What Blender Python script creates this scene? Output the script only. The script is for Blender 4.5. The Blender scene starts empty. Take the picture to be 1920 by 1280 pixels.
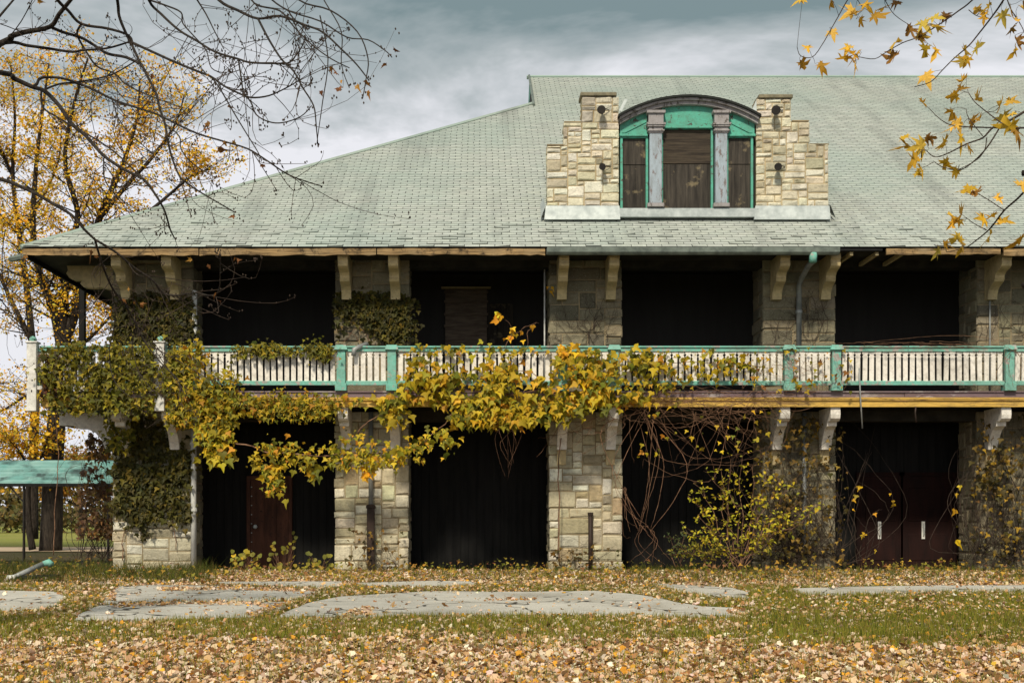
import bpy, math, random
import numpy as np
from mathutils import Vector, Matrix
R = math.radians
U = random.uniform
random.seed(7); rng = np.random.default_rng(7)
S = bpy.context.scene; C = S.collection

# ------------------------------------------------------------------ camera
F, CX, HY, CD, EZ = 2300.0, 900.0, 965.0, 28.0, 1.28      # focal length / vanishing point in photo pixels, eye distance and height
cam = bpy.data.cameras.new('camera'); camo = bpy.data.objects.new('camera', cam); C.objects.link(camo)
camo.location = (0, -CD, EZ); camo.rotation_euler = (R(90), 0, 0)
cam.sensor_width = 36; cam.lens = F/1920*36
cam.shift_x = (960-CX)/1920; cam.shift_y = (HY-640)/1920; cam.clip_end = 3000
S.camera = camo
S.view_settings.view_transform = 'Standard'; S.view_settings.look = 'None'
S.view_settings.gamma = 1; S.view_settings.use_curve_mapping = False
S.view_settings.exposure = 0.45
# ------------------------------------------------------------------ light
SUN_EL, SUN_AZ = R(46), R(14)          # the sun stands behind the camera, a little to its left
sd = bpy.data.lights.new('sun', 'SUN'); sd.energy = 2.9; sd.angle = R(7.0); sd.color = (1, .90, .74)
so = bpy.data.objects.new('sun', sd); C.objects.link(so)
sv = Vector((-math.sin(SUN_AZ)*math.cos(SUN_EL), -math.cos(SUN_AZ)*math.cos(SUN_EL), math.sin(SUN_EL)))
so.rotation_euler = sv.to_track_quat('Z', 'Y').to_euler(); so.location = (0, -40, 40)
W = bpy.data.worlds.new('World'); S.world = W; W.use_nodes = True
nt = W.node_tree; nt.nodes.clear()
def wn(t, **k):
    n = nt.nodes.new(t)
    for a, b in k.items(): setattr(n, a, b)
    return n
def wl(a, b): nt.links.new(a, b)
sky = wn('ShaderNodeTexSky', sky_type='NISHITA'); sky.sun_disc = False
sky.sun_elevation = SUN_EL; sky.sun_rotation = R(180)+SUN_AZ
tc = wn('ShaderNodeTexCoord'); sep = wn('ShaderNodeSeparateXYZ'); wl(tc.outputs['Generated'], sep.inputs[0])
zz = wn('ShaderNodeMath', operation='MAXIMUM'); wl(sep.outputs['Z'], zz.inputs[0]); zz.inputs[1].default_value = 0
za = wn('ShaderNodeMath', operation='ADD'); wl(zz.outputs[0], za.inputs[0]); za.inputs[1].default_value = .12
dv = wn('ShaderNodeVectorMath', operation='DIVIDE'); wl(tc.outputs['Generated'], dv.inputs[0])
cb = wn('ShaderNodeCombineXYZ'); [wl(za.outputs[0], cb.inputs[i]) for i in range(3)]; wl(cb.outputs[0], dv.inputs[1])
mp = wn('ShaderNodeMapping'); wl(dv.outputs[0], mp.inputs[0]); mp.inputs['Scale'].default_value = (.62, 1.0, 0); mp.inputs['Location'].default_value = (3.7, 1.9, 0)
n1 = wn('ShaderNodeTexNoise'); wl(mp.outputs[0], n1.inputs['Vector']); n1.inputs['Scale'].default_value = 1.25; n1.inputs['Detail'].default_value = 7; n1.inputs['Roughness'].default_value = .6; n1.inputs['Distortion'].default_value = .3
n2 = wn('ShaderNodeTexNoise'); wl(mp.outputs[0], n2.inputs['Vector']); n2.inputs['Scale'].default_value = 1.1; n2.inputs['Detail'].default_value = 5; n2.inputs['Roughness'].default_value = .45
# cloud brightness: thick grey bases overhead, bright thin cloud towards the horizon
el = wn('ShaderNodeMapRange'); wl(zz.outputs[0], el.inputs['Value']); el.inputs['From Min'].default_value = .20; el.inputs['From Max'].default_value = .41; el.inputs['To Min'].default_value = .80; el.inputs['To Max'].default_value = -.08
nr_ = wn('ShaderNodeMapRange'); wl(n1.outputs['Fac'], nr_.inputs['Value']); nr_.inputs['From Min'].default_value = .36; nr_.inputs['From Max'].default_value = .64; nr_.inputs['To Max'].default_value = .85
ad = wn('ShaderNodeMath', operation='ADD'); wl(nr_.outputs[0], ad.inputs[0]); wl(el.outputs[0], ad.inputs[1])
cr = wn('ShaderNodeValToRGB'); wl(ad.outputs[0], cr.inputs[0])
e = cr.color_ramp; e.elements[0].position = .15; e.elements[0].color = (1.55, 2.1, 2.25, 1); e.elements[1].position = .78; e.elements[1].color = (6.1, 6.15, 6.5, 1)
m_ = e.elements.new(.46); m_.color = (3.3, 3.65, 3.8, 1)
ck = wn('ShaderNodeValToRGB'); wl(n2.outputs['Fac'], ck.inputs[0]); ck.color_ramp.elements[0].position = .30; ck.color_ramp.elements[1].position = .42
mx = wn('ShaderNodeMix', data_type='RGBA'); wl(ck.outputs[0], mx.inputs['Factor']); wl(cr.outputs[0], mx.inputs['B'])
hs = wn('ShaderNodeHueSaturation'); wl(sky.outputs[0], hs.inputs['Color']); hs.inputs['Saturation'].default_value = .75
wl(hs.outputs[0], mx.inputs['A'])
bg = wn('ShaderNodeBackground'); wl(mx.outputs['Result'], bg.inputs['Color']); bg.inputs['Strength'].default_value = .1
wo = wn('ShaderNodeOutputWorld'); wl(bg.outputs[0], wo.inputs[0])

# ------------------------------------------------------------------ pixel -> place
def P(px, py, Y): D = Y+CD; return Vector(((px-CX)*D/F, Y, EZ+(HY-py)*D/F))
def XX(px, Y): return (px-CX)*(Y+CD)/F
def ZZ(py, Y): return EZ+(HY-py)*(Y+CD)/F
def gz(x, y): return -.01*max(0., -y)                       # the lawn falls gently towards the camera
def G(px, py):
    D = (F*(EZ+.01*CD))/(py-HY+.01*F) if py > 1068 else F*EZ/(py-HY)
    Y = D-CD; return Vector(((px-CX)*D/F, Y, gz(0, Y)))

# ------------------------------------------------------------------ materials
def mat(name, build):
    m = bpy.data.materials.new(name); m.use_nodes = True; t = m.node_tree; t.nodes.clear()
    o = t.nodes.new('ShaderNodeOutputMaterial'); b = t.nodes.new('ShaderNodeBsdfPrincipled'); t.links.new(b.outputs[0], o.inputs[0])
    class N: pass
    n = N(); n.t = t; n.b = b; n.o = o
    def node(ty, **k):
        x = t.nodes.new(ty)
        for a, v in k.items():
            if hasattr(x, a): setattr(x, a, v)
            else: x.inputs[a.replace('_', ' ')].default_value = v
        return x
    n.node = node; n.link = t.links.new
    def coord(scale=(1,1,1), kind='Object'):
        c = node('ShaderNodeTexCoord'); q = node('ShaderNodeMapping'); n.link(c.outputs[kind], q.inputs[0]); q.inputs['Scale'].default_value = scale; return q.outputs[0]
    def gcoord(scale=(1,1,1)):
        c = node('ShaderNodeNewGeometry'); q = node('ShaderNodeMapping'); n.link(c.outputs['Position'], q.inputs[0]); q.inputs['Scale'].default_value = scale; return q.outputs[0]
    n.coord = coord; n.gcoord = gcoord
    def noise(vec, scale, detail=4, rough=.6, lo=.35, hi=.65):
        x = node('ShaderNodeTexNoise'); n.link(vec, x.inputs['Vector']); x.inputs['Scale'].default_value = scale; x.inputs['Detail'].default_value = detail; x.inputs['Roughness'].default_value = rough
        r = node('ShaderNodeMapRange'); n.link(x.outputs['Fac'], r.inputs['Value']); r.inputs['From Min'].default_value = lo; r.inputs['From Max'].default_value = hi
        return r.outputs[0]
    n.noise = noise
    def mix(f, a, b_, mode='MIX'):
        x = node('ShaderNodeMix', data_type='RGBA', blend_type=mode)
        if isinstance(f, (int, float)): x.inputs['Factor'].default_value = f
        else: n.link(f, x.inputs['Factor'])
        for k, v in (('A', a), ('B', b_)):
            if isinstance(v, tuple): x.inputs[k].default_value = (*v, 1) if len(v) == 3 else v
            else: n.link(v, x.inputs[k])
        return x.outputs['Result']
    n.mix = mix
    def attr(nm='col'):
        x = node('ShaderNodeAttribute'); x.attribute_name = nm; return x.outputs['Color']
    n.attr = attr
    def bump(h, strength=.4, dist=.02):
        x = node('ShaderNodeBump'); n.link(h, x.inputs['Height']); x.inputs['Strength'].default_value = strength; x.inputs['Distance'].default_value = dist; n.link(x.outputs[0], b.inputs['Normal'])
    n.bump = bump
    def col(c):
        if isinstance(c, tuple): b.inputs['Base Color'].default_value = (*c, 1)
        else: n.link(c, b.inputs['Base Color'])
    n.col = col
    b.inputs['Roughness'].default_value = .85; b.inputs['Specular IOR Level'].default_value = .25
    build(n); return m

def m_stone(n):
    v = n.gcoord(); base = n.attr()
    c = n.mix(n.noise(v, 6, 7, .7, .35, .68), n.mix(.25, base, (.08, .07, .045)), base)
    c = n.mix(n.noise(v, 19, 5, .7, .52, .66), c, n.mix(.36, c, (.07, .06, .04)))
    c = n.mix(n.noise(v, 1.1, 5, .65, .52, .66), c, n.mix(.36, c, (.12, .105, .065)))
    c = n.mix(n.noise(v, 38, 3, .6, .58, .72), c, n.mix(.35, c, (.75, .71, .58)))
    c = n.mix(n.noise(v, 2.6, 5, .7, .64, .70), c, n.mix(.5, c, (.36, .23, .08)))
    n.col(c); n.bump(n.noise(v, 11, 9, .75, .2, .8), .8, .035)
STONE = mat('limestone', m_stone)
def m_mortar(n):
    v = n.gcoord(); n.col(n.mix(n.noise(v, 3, 4), (.20, .16, .095), (.36, .285, .165))); n.bump(n.noise(v, 40, 4), .5, .01)
MORTAR = mat('mortar', m_mortar)
MORTARD = mat('pale_mortar', lambda n: n.col(n.mix(n.noise(n.gcoord(), 3, 4), (.28, .215, .115), (.52, .42, .25))))
def m_shingle(n):
    v = n.gcoord((1.0, .12, .12)); g = n.gcoord()
    c = n.mix(.5, n.attr(), n.attr())
    streak = n.noise(v, 1.0, 6, .68, .50, .70)
    c = n.mix(streak, c, n.mix(.55, c, (.15, .155, .145)))
    c = n.mix(n.noise(g, .23, 3, .5, .42, .62), c, n.mix(.28, c, (.27, .38, .34)))
    c = n.mix(n.noise(g, 30, 2, .5, .45, .8), c, n.mix(.25, c, (.09, .10, .09)))
    n.col(c); n.b.inputs['Roughness'].default_value = .8
SHINGLE = mat('asphalt_shingle', m_shingle)
def m_under(n): n.col((.018, .02, .018))
UNDER = mat('roof_felt', m_under)
def paint(base, worn, amount=.5, sc=6, dirt=(.10, .085, .06), grain=(1,1,1)):
    def f(n):
        v = n.gcoord(grain)
        peel = n.noise(v, sc, 8, .7, amount, amount+.05)
        c = n.mix(n.noise(v, 2.3, 4, .6, .4, .75), base, n.mix(.35, base, worn))
        c = n.mix(peel, c, worn)
        c = n.mix(n.noise(v, 9, 6, .75, .45, .70), c, n.mix(.42, c, dirt))
        c = n.mix(n.noise(v, 1.3, 5, .65, .50, .70), c, n.mix(.38, c, dirt))
        n.col(c); n.bump(n.noise(v, sc*3, 5), .25, .006); n.b.inputs['Roughness'].default_value = .6
    return f
TEAL = mat('peeling_teal_paint', paint((.17, .47, .375), (.38, .35, .32), .54, 6))
GREEN = mat('peeling_green_paint', paint((.10, .44, .32), (.075, .07, .06), .57, 8))
CREAM = mat('weathered_cream_paint', paint((.86, .82, .73), (.46, .41, .34), .68, 5))
WHITE = mat('weathered_white_paint', paint((.80, .79, .73), (.45, .42, .37), .68, 4))
TAN = mat('weathered_tan_paint', paint((.56, .45, .235), (.30, .23, .12), .66, 4))
YELLOW = mat('yellow_trim_paint', paint((.70, .44, .09), (.36, .26, .10), .62, 4, grain=(.4, 1, 1)))
MAUVE = mat('peeling_mauve_paint', paint((.185, .125, .135), (.36, .31, .30), .54, 5, grain=(.35, 1, 1)))
LILAC = mat('peeling_lilac_paint', paint((.36, .34, .34), (.10, .085, .075), .55, 11, grain=(1, 1, .4)))
PALEBLUE = mat('peeling_pale_blue_paint', paint((.37, .45, .51), (.20, .17, .17), .54, 13, grain=(1, 1, .3)))
def m_oldwood(n):
    v = n.gcoord((.35, 9, 9)); g = n.gcoord()
    c = n.mix(n.noise(v, 3, 7, .75, .38, .64), (.07, .045, .022), (.50, .33, .15))
    c = n.mix(n.noise(g, 2, 4, .6, .45, .72), c, (.30, .22, .12)); c = n.mix(n.noise(g, 5, 6, .7, .52, .66), c, (.05, .035, .02)); n.col(c); n.bump(n.noise(v, 8, 5), .6, .01)
OLDWOOD = mat('bare_rotten_wood', m_oldwood)
def m_ply(n):
    v = n.gcoord((7, 7, .5)); g = n.gcoord()
    c = n.mix(n.noise(v, 2, 7, .7, .33, .7), (.016, .014, .012), (.080, .068, .054))
    c = n.mix(n.noise(g, 3.1, 4, .6, .60, .70), c, n.mix(.4, c, (.40, .32, .18))); n.col(c); n.bump(n.noise(v, 6, 5), .4, .006)
PLY = mat('weathered_plywood', m_ply)
def m_ply2(n):
    v = n.gcoord((.6, 7, 9)); g = n.gcoord()
    c = n.mix(n.noise(v, 2, 7, .7, .33, .7), (.016, .012, .010), (.085, .066, .045))
    n.col(c); n.bump(n.noise(v, 6, 5), .4, .006)
PLYH = mat('weathered_plywood_sideways', m_ply2)
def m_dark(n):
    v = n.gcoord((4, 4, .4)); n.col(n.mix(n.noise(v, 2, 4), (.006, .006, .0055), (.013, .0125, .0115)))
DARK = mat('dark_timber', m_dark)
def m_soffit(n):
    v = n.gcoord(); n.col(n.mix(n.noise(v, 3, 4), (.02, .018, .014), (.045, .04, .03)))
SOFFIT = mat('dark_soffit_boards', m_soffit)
def m_rust(n):
    v = n.gcoord((3, 3, .6)); g = n.gcoord()
    c = n.mix(n.noise(v, 2, 5, .65, .35, .7), (.045, .020, .013), (.13, .052, .030)); n.col(n.mix(n.noise(g, 12, 4, .6, .60, .7), c, (.03, .02, .015)))
RUSTDOOR = mat('red_brown_door_paint', m_rust)
def m_dred(n):
    v = n.gcoord((3, 3, .6)); n.col(n.mix(n.noise(v, 2, 5), (.010, .003, .002), (.022, .006, .004)))
DARKRED = mat('dark_red_door_paint', m_dred)
def metal(a, b_, rough=.5, met=.4):
    def f(n):
        v = n.gcoord(); n.col(n.mix(n.noise(v, 5, 5, .6), a, b_)); n.b.inputs['Roughness'].default_value = rough; n.b.inputs['Metallic'].default_value = met
    return f
ZINC = mat('zinc_flashing', metal((.33, .37, .365), (.52, .565, .55), .55, .25))
GUTTER = mat('grey_green_gutter_metal', metal((.10, .12, .105), (.20, .235, .20), .5, .3))
GREYPIPE = mat('grey_pipe_paint', metal((.20, .215, .21), (.33, .34, .32), .5, .2))
WHITEPIPE = mat('white_pipe_paint', metal((.48, .48, .44), (.68, .68, .63), .5, .0))
BROWNPIPE = mat('brown_cast_iron', metal((.026, .018, .013), (.055, .035, .026), .6, .2))
BLACKIRON = mat('black_iron', metal((.012, .011, .010), (.03, .025, .02), .6, .3))
def m_canopy(n):
    v = n.gcoord(); c = n.mix(n.noise(v, 2, 4), (.15, .36, .33), (.27, .46, .42)); c = n.mix(n.noise(v, .9, 5, .65, .50, .62), c, (.06, .10, .095)); n.col(c); n.b.inputs['Roughness'].default_value = .5
CANOPY = mat('teal_corrugated_steel', m_canopy)
def m_concrete(n):
    v = n.gcoord(); c = n.mix(n.noise(v, .8, 6, .65, .3, .7), (.45, .43, .37), (.60, .575, .50)); c = n.mix(n.noise(v, 3, 6, .7, .55, .72), c, (.58, .55, .47)); c = n.mix(n.noise(v, 60, 3, .6, .5, .8), c, (.2, .19, .16)); c = n.mix(n.noise(v, .5, 5, .6, .5, .66), c, n.mix(.5, c, (.20, .18, .13)))
    vo = n.node('ShaderNodeTexVoronoi', feature='DISTANCE_TO_EDGE'); wv_ = n.node('ShaderNodeTexNoise'); n.link(v, wv_.inputs['Vector']); wv_.inputs['Scale'].default_value = 1.5; ma = n.node('ShaderNodeVectorMath', operation='ADD'); n.link(v, ma.inputs[0]); n.link(wv_.outputs['Color'], ma.inputs[1]); n.link(ma.outputs[0], vo.inputs['Vector']); vo.inputs['Scale'].default_value = .45
    mr = n.node('ShaderNodeMapRange'); n.link(vo.outputs['Distance'], mr.inputs['Value']); mr.inputs['From Min'].default_value = .006; mr.inputs['From Max'].default_value = .012
    c = n.mix(mr.outputs[0], (.045, .04, .03), c); n.col(c); n.bump(n.noise(v, 50, 5), .4, .008)
CONCRETE = mat('worn_concrete', m_concrete)
def m_ground(n):
    v = n.gcoord(); c = n.mix(n.noise(v, .35, 5, .6, .4, .6), (.055, .065, .014), (.105, .075, .032)); c = n.mix(n.noise(v, 14, 6, .7, .4, .65), c, (.035, .028, .012))
    far = n.node('ShaderNodeNewGeometry'); s = n.node('ShaderNodeSeparateXYZ'); n.link(far.outputs['Position'], s.inputs[0])
    w = n.node('ShaderNodeMapRange'); n.link(s.outputs['Y'], w.inputs['Value']); w.inputs['From Min'].default_value = 18; w.inputs['From Max'].default_value = 34
    c = n.mix(w.outputs[0], c, n.mix(n.noise(v, .06, 4, .6, .42, .56), (.20, .235, .035), (.27, .26, .06)))
    n.col(c); n.bump(n.noise(v, 30, 6), .6, .03); n.b.inputs['Roughness'].default_value = 1
GROUND = mat('lawn_soil', m_ground)
def m_bark(n):
    v = n.gcoord((8, 8, 1.5)); n.col(n.mix(n.noise(v, 2, 5, .65), (.016, .012, .009), (.06, .047, .035))); n.bump(n.noise(v, 4, 6), .8, .03)
BARK = mat('dark_bark', m_bark)
def m_twig(n): v = n.gcoord(); n.col(n.mix(n.noise(v, 9, 3), (.024, .017, .012), (.075, .052, .038)))
TWIG = mat('twig_bark', m_twig)
def m_vstem(n): v = n.gcoord(); n.col(n.mix(n.noise(v, 7, 3), (.09, .045, .025), (.30, .17, .10)))
VSTEM = mat('vine_stem_bark', m_vstem)
def leafmat(name, trans=.35, gloss=.3):
    def f(n):
        a = n.attr(); oi = n.node('ShaderNodeObjectInfo')
        hsv = n.node('ShaderNodeHueSaturation'); n.link(a, hsv.inputs['Color'])
        r = n.node('ShaderNodeMapRange'); n.link(oi.outputs['Random'], r.inputs['Value']); r.inputs['To Min'].default_value = .82; r.inputs['To Max'].default_value = 1.15; n.link(r.outputs[0], hsv.inputs['Value'])
        g = n.gcoord(); c = n.mix(n.noise(g, 40, 3, .6, .5, .8), hsv.outputs[0], n.mix(.35, hsv.outputs[0], (.08, .05, .015)))
        n.col(c); n.b.inputs['Roughness'].default_value = .6; n.b.inputs['Specular IOR Level'].default_value = gloss
        tr = n.node('ShaderNodeBsdfTranslucent'); n.link(c, tr.inputs['Color'])
        mxs = n.node('ShaderNodeMixShader'); mxs.inputs[0].default_value = trans; n.link(n.b.outputs[0], mxs.inputs[1]); n.link(tr.outputs[0], mxs.inputs[2]); n.link(mxs.outputs[0], n.o.inputs[0])
    return mat(name, f)
LEAF = leafmat('leaf', .35); DRYLEAF = leafmat('dry_leaf', .15, .15); GRASSM = leafmat('grass_blade', .3, .1)

# ------------------------------------------------------------------ object helpers
def link(o, parent=None):
    C.objects.link(o)
    if parent is not None: o.parent = parent
    return o
def empty(name, label, cat, group=None, loc=(0,0,0)):
    o = bpy.data.objects.new(name, None); o.empty_display_size = .2; C.objects.link(o); o.location = loc
    o['label'] = label; o['category'] = cat
    if group: o['group'] = group
    return o
def tag(o, label=None, cat=None, group=None, kind=None):
    for k, v in (('label', label), ('category', cat), ('group', group), ('kind', kind)):
        if v: o[k] = v
    return o
def fastmesh(name, V, T, col=None, smooth=False):
    me = bpy.data.meshes.new(name); V = np.asarray(V, np.float32); T = np.asarray(T, np.int32); k = T.shape[1]
    me.vertices.add(len(V)); me.vertices.foreach_set('co', V.ravel())
    me.loops.add(T.size); me.loops.foreach_set('vertex_index', T.ravel())
    me.polygons.add(len(T)); me.polygons.foreach_set('loop_start', np.arange(0, T.size, k, dtype=np.int32))
    if smooth: me.polygons.foreach_set('use_smooth', np.ones(len(T), bool))
    if col is not None:
        a = me.attributes.new('col', 'FLOAT_COLOR', 'POINT'); c4 = np.ones((len(V), 4), np.float32); c4[:, :3] = col; a.data.foreach_set('color', c4.ravel())
    me.update(calc_edges=True); return me
class MB:
    def __init__(s): s.v = []; s.f = []; s.c = []; s.cur = None
    def add(s, vs, fs):
        b = len(s.v); s.v += [tuple(v) for v in vs]; s.f += [tuple(i+b for i in f) for f in fs]
        if s.cur is not None: s.c += [s.cur]*len(vs)
        return s
    def box(s, x0, x1, y0, y1, z0, z1):
        return s.add([(x0,y0,z0),(x1,y0,z0),(x1,y1,z0),(x0,y1,z0),(x0,y0,z1),(x1,y0,z1),(x1,y1,z1),(x0,y1,z1)],
                     [(0,3,2,1),(4,5,6,7),(0,1,5,4),(1,2,6,5),(2,3,7,6),(3,0,4,7)])
    def prism(s, pts, a0, a1, axis='x'):
        # pts 2-D outline, extruded along axis; x: (y,z), y: (x,z), z: (x,y)
        n = len(pts)
        def m(p, a): return {'x': (a, p[0], p[1]), 'y': (p[0], a, p[1]), 'z': (p[0], p[1], a)}[axis]
        vs = [m(p, a0) for p in pts]+[m(p, a1) for p in pts]
        fs = [tuple(range(n-1, -1, -1)), tuple(range(n, 2*n))]+[(i, (i+1) % n, n+(i+1) % n, n+i) for i in range(n)]
        ar = sum(pts[i][0]*pts[(i+1) % n][1]-pts[(i+1) % n][0]*pts[i][1] for i in range(n))
        flip = (ar < 0) != (axis == 'y')
        if flip: fs = [tuple(reversed(f)) for f in fs]
        return s.add(vs, fs)
    def tube(s, pts, rad, sides=6, cap=True):
        pts = [Vector(p) for p in pts]; n = len(pts)
        rs = rad if isinstance(rad, (list, tuple)) else [rad]*n
        up = Vector((0.31, .2, .93)); rings = []
        for i, p in enumerate(pts):
            d = (pts[min(i+1, n-1)]-pts[max(i-1, 0)])
            if d.length < 1e-9: d = Vector((0,0,1))
            d.normalize(); a = d.cross(up)
            if a.length < 1e-3: a = d.cross(Vector((1,0,0)))
            a.normalize(); b = a.cross(d); up = b
            rings.append([p+(a*math.cos(2*math.pi*k/sides)+b*math.sin(2*math.pi*k/sides))*rs[i] for k in range(sides)])
        vs = [v for r in rings for v in r]; fs = []
        for i in range(n-1):
            for k in range(sides):
                k2 = (k+1) % sides; fs.append((i*sides+k, i*sides+k2, (i+1)*sides+k2, (i+1)*sides+k))
        if cap: fs.append(tuple(range(sides-1, -1, -1))); fs.append(tuple((n-1)*sides+k for k in range(sides)))
        return s.add(vs, fs)
    def mesh(s, name, smooth=False):
        me = bpy.data.meshes.new(name); me.from_pydata(s.v, [], s.f)
        if s.c:
            a = me.attributes.new('col', 'FLOAT_COLOR', 'POINT'); a.data.foreach_set('color', np.array([(*c, 1) for c in s.c], np.float32).ravel())
        if smooth: me.polygons.foreach_set('use_smooth', np.ones(len(me.polygons), bool))
        me.update(); return me
    def build(s, name, m, parent=None, smooth=False, bevel=0, kind=None):
        me = s.mesh(name, smooth); me.materials.append(m); o = bpy.data.objects.new(name, me); link(o, parent)
        if bevel:
            b = o.modifiers.new('bevel', 'BEVEL'); b.width = bevel; b.segments = 1; b.limit_method = 'ANGLE'
        if kind: o['kind'] = kind
        return o
def obj(name, me, m, parent=None, kind=None):
    if m is not None and not me.materials: me.materials.append(m)
    o = bpy.data.objects.new(name, me); link(o, parent)
    if kind: o['kind'] = kind
    return o

# ------------------------------------------------------------------ leaf templates (x across, y along, z up), fan triangles
def fan(outline, centre, bend):
    pts = [centre]+outline; V = np.array([(x, y, bend(x, y)) for x, y in pts], np.float32); n = len(outline)
    T = np.array([(0, 1+i, 1+(i+1) % n) for i in range(n)], np.int32); V[:, 1] -= 0; return V, T
MAPLE = fan([(0,0),(.18,.10),(.46,.06),(.34,.28),(.56,.52),(.28,.50),(.20,.62),(.02,1.0),(-.18,.62),(-.28,.52),(-.55,.50),(-.35,.27),(-.45,.04),(-.17,.10)], (0,.35), lambda x, y: .30*abs(x)-.22*y*y)
SILVER = fan([(0,0),(.10,.16),(.40,-.02),(.30,.16),(.56,.26),(.22,.36),(.34,.50),(.62,.72),(.26,.60),(.13,.56),(.15,.80),(.02,1.05),(-.14,.78),(-.12,.56),(-.30,.62),(-.60,.70),(-.32,.48),(-.22,.34),(-.55,.22),(-.30,.14),(-.38,-.04),(-.10,.15)], (0,.38), lambda x, y: .22*abs(x)-.2*y*y)
IVY = fan([(0,0),(.16,-.10),(.34,-.02),(.58,.30),(.40,.36),(.24,.42),(.16,.62),(.02,1.0),(-.15,.64),(-.22,.44),(-.40,.38),(-.56,.28),(-.36,-.02),(-.16,-.10)], (0,.26), lambda x, y: .30*abs(x)-.38*y*y)
OVAL = fan([(0,0),(.26,.28),(.24,.62),(0,1.0),(-.25,.60),(-.25,.27)], (0,.45), lambda x, y: .35*abs(x)-.15*y*y)
CURL = fan([(0,0),(.40,.05),(.30,.42),(.50,.75),(.05,1.0),(-.42,.72),(-.28,.40),(-.44,.02)], (0,.45), lambda x, y: .55*x*x+.35*(y-.5)**2+.18*x*y)
DIAMOND = (np.array([(0,0,0),(.36,.5,.10),(0,1,-.05),(-.36,.5,.12)], np.float32), np.array([(0,1,2),(0,2,3)], np.int32))
def frames(N_, spin):
    n = N_/np.linalg.norm(N_, axis=1, keepdims=True)
    ref = np.where(np.abs(n[:, 2:3]) < .9, np.array([[0,0,1.]]), np.array([[0,1.,0]]))
    a = np.cross(ref, n); a /= np.linalg.norm(a, axis=1, keepdims=True); b = np.cross(n, a)
    c, s = np.cos(spin)[:, None], np.sin(spin)[:, None]
    return a*c+b*s, -a*s+b*c, n
def leaves(name, pos, nrm, spin, size, col, tmpl):
    V, T = tmpl; N_ = len(pos); X, Y, Z = frames(np.asarray(nrm, float), np.asarray(spin, float))
    sz = np.asarray(size, float)[:, None, None]
    P_ = np.asarray(pos, float)[:, None, :]+sz*(V[None, :, 0:1]*X[:, None]+V[None, :, 1:2]*Y[:, None]+V[None, :, 2:3]*Z[:, None])
    TT = T[None]+(np.arange(N_)*len(V))[:, None, None]
    cc = np.repeat(np.asarray(col, float), len(V), axis=0)
    return fastmesh(name, P_.reshape(-1, 3), TT.reshape(-1, 3), cc)
def pick(pal, n, jit=.18, hue=.05):
    w = np.array([p[1] for p in pal], float); i = rng.choice(len(pal), n, p=w/w.sum()); c = np.array([p[0] for p in pal])[i]
    return np.clip(c*(1+jit*rng.standard_normal((n, 1)))*(1+hue*rng.standard_normal((n, 3))), .003, .95)
GOLD = [((.88,.50,.02),5),((.92,.60,.04),3),((.78,.38,.018),2.5),((.56,.44,.05),1)]
LIME = [((.46,.35,.018),4.5),((.29,.26,.018),4),((.64,.42,.022),3.6),((.14,.145,.014),3),((.58,.27,.022),1)]
OLIVE = [((.068,.062,.010),5),((.105,.09,.012),3),((.04,.042,.009),3),((.17,.125,.015),1)]
MOSSY = [((.25,.22,.018),4),((.15,.145,.014),4),((.40,.31,.022),3),((.09,.09,.013),2.5)]
LITTER = [((.68,.49,.31),5),((.57,.35,.17),4),((.80,.64,.47),4),((.38,.19,.07),2.6),((.70,.36,.04),1.8),((.19,.10,.04),2)]

# ================================================================== THE SETTING
def ground_sheet():
    xs = np.concatenate([np.linspace(-900, -40, 12), np.linspace(-30, 40, 71), np.linspace(50, 900, 12)])
    ys = np.concatenate([np.linspace(-300, -40, 8), np.linspace(-34, 10, 89), np.linspace(14, 60, 16), np.linspace(80, 1500, 14)])
    V = []; 
    for y in ys:
        for x in xs: V.append((x, y, gz(x, y)+(.008*math.sin(x*1.7+y*.9)*math.sin(y*1.3-x*.4)-.02 if y < .0 else -.02)))
    nx = len(xs); T = [(j*nx+i, j*nx+i+1, (j+1)*nx+i+1, (j+1)*nx+i) for j in range(len(ys)-1) for i in range(nx-1)]
    o = obj('ground', fastmesh('ground', V, T, smooth=True), GROUND); o['kind'] = 'structure'; return o
ground_sheet()
tk_ = obj('track', fastmesh('track', [(-70, 15.5, .006), (-8.6, 15.0, .006), (-8.6, 20.5, .006), (-70, 22, .006)], [(0,1,2,3)]), mat('sandy_track', lambda n: n.col(n.mix(n.noise(n.gcoord(), .8, 6, .65), (.34,.25,.16), (.52,.41,.28))))); tk_['kind'] = 'structure'
pav = bpy.data.objects.new('pavement', None); C.objects.link(pav); pav['kind'] = 'structure'
SLABS = [
 [(222,1102),(300,1099),(420,1101),(520,1108),(600,1109),(590,1118),(560,1126),(470,1131),(300,1132),(190,1136),(205,1118)],
 [(186,1138),(300,1134),(470,1133),(550,1131),(520,1146),(475,1160),(330,1164),(137,1167),(150,1154)],
 [(520,1161),(548,1144),(585,1131),(640,1121),(720,1116),(800,1111),(1000,1112),(1110,1110),(1200,1117),(1250,1128),(1310,1139),(1390,1143),(1402,1150),(1370,1160),(1150,1157),(1000,1156),(720,1158),(620,1160)],
 [(400,1093),(640,1092),(660,1100),(600,1104),(420,1098)],
 [(672,1095),(800,1091),(880,1092),(900,1099),(800,1104),(690,1104)],
 [(1225,1096),(1290,1099),(1370,1104),(1402,1113),(1402,1124),(1340,1124),(1270,1110)],
 [(1480,1106),(1560,1103),(1760,1100),(2060,1099),(2060,1109),(1760,1112),(1560,1118),(1505,1116)],
 [(-160,1110),(-20,1109),(100,1112),(122,1122),(108,1137),(60,1149),(-160,1153)]]
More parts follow.
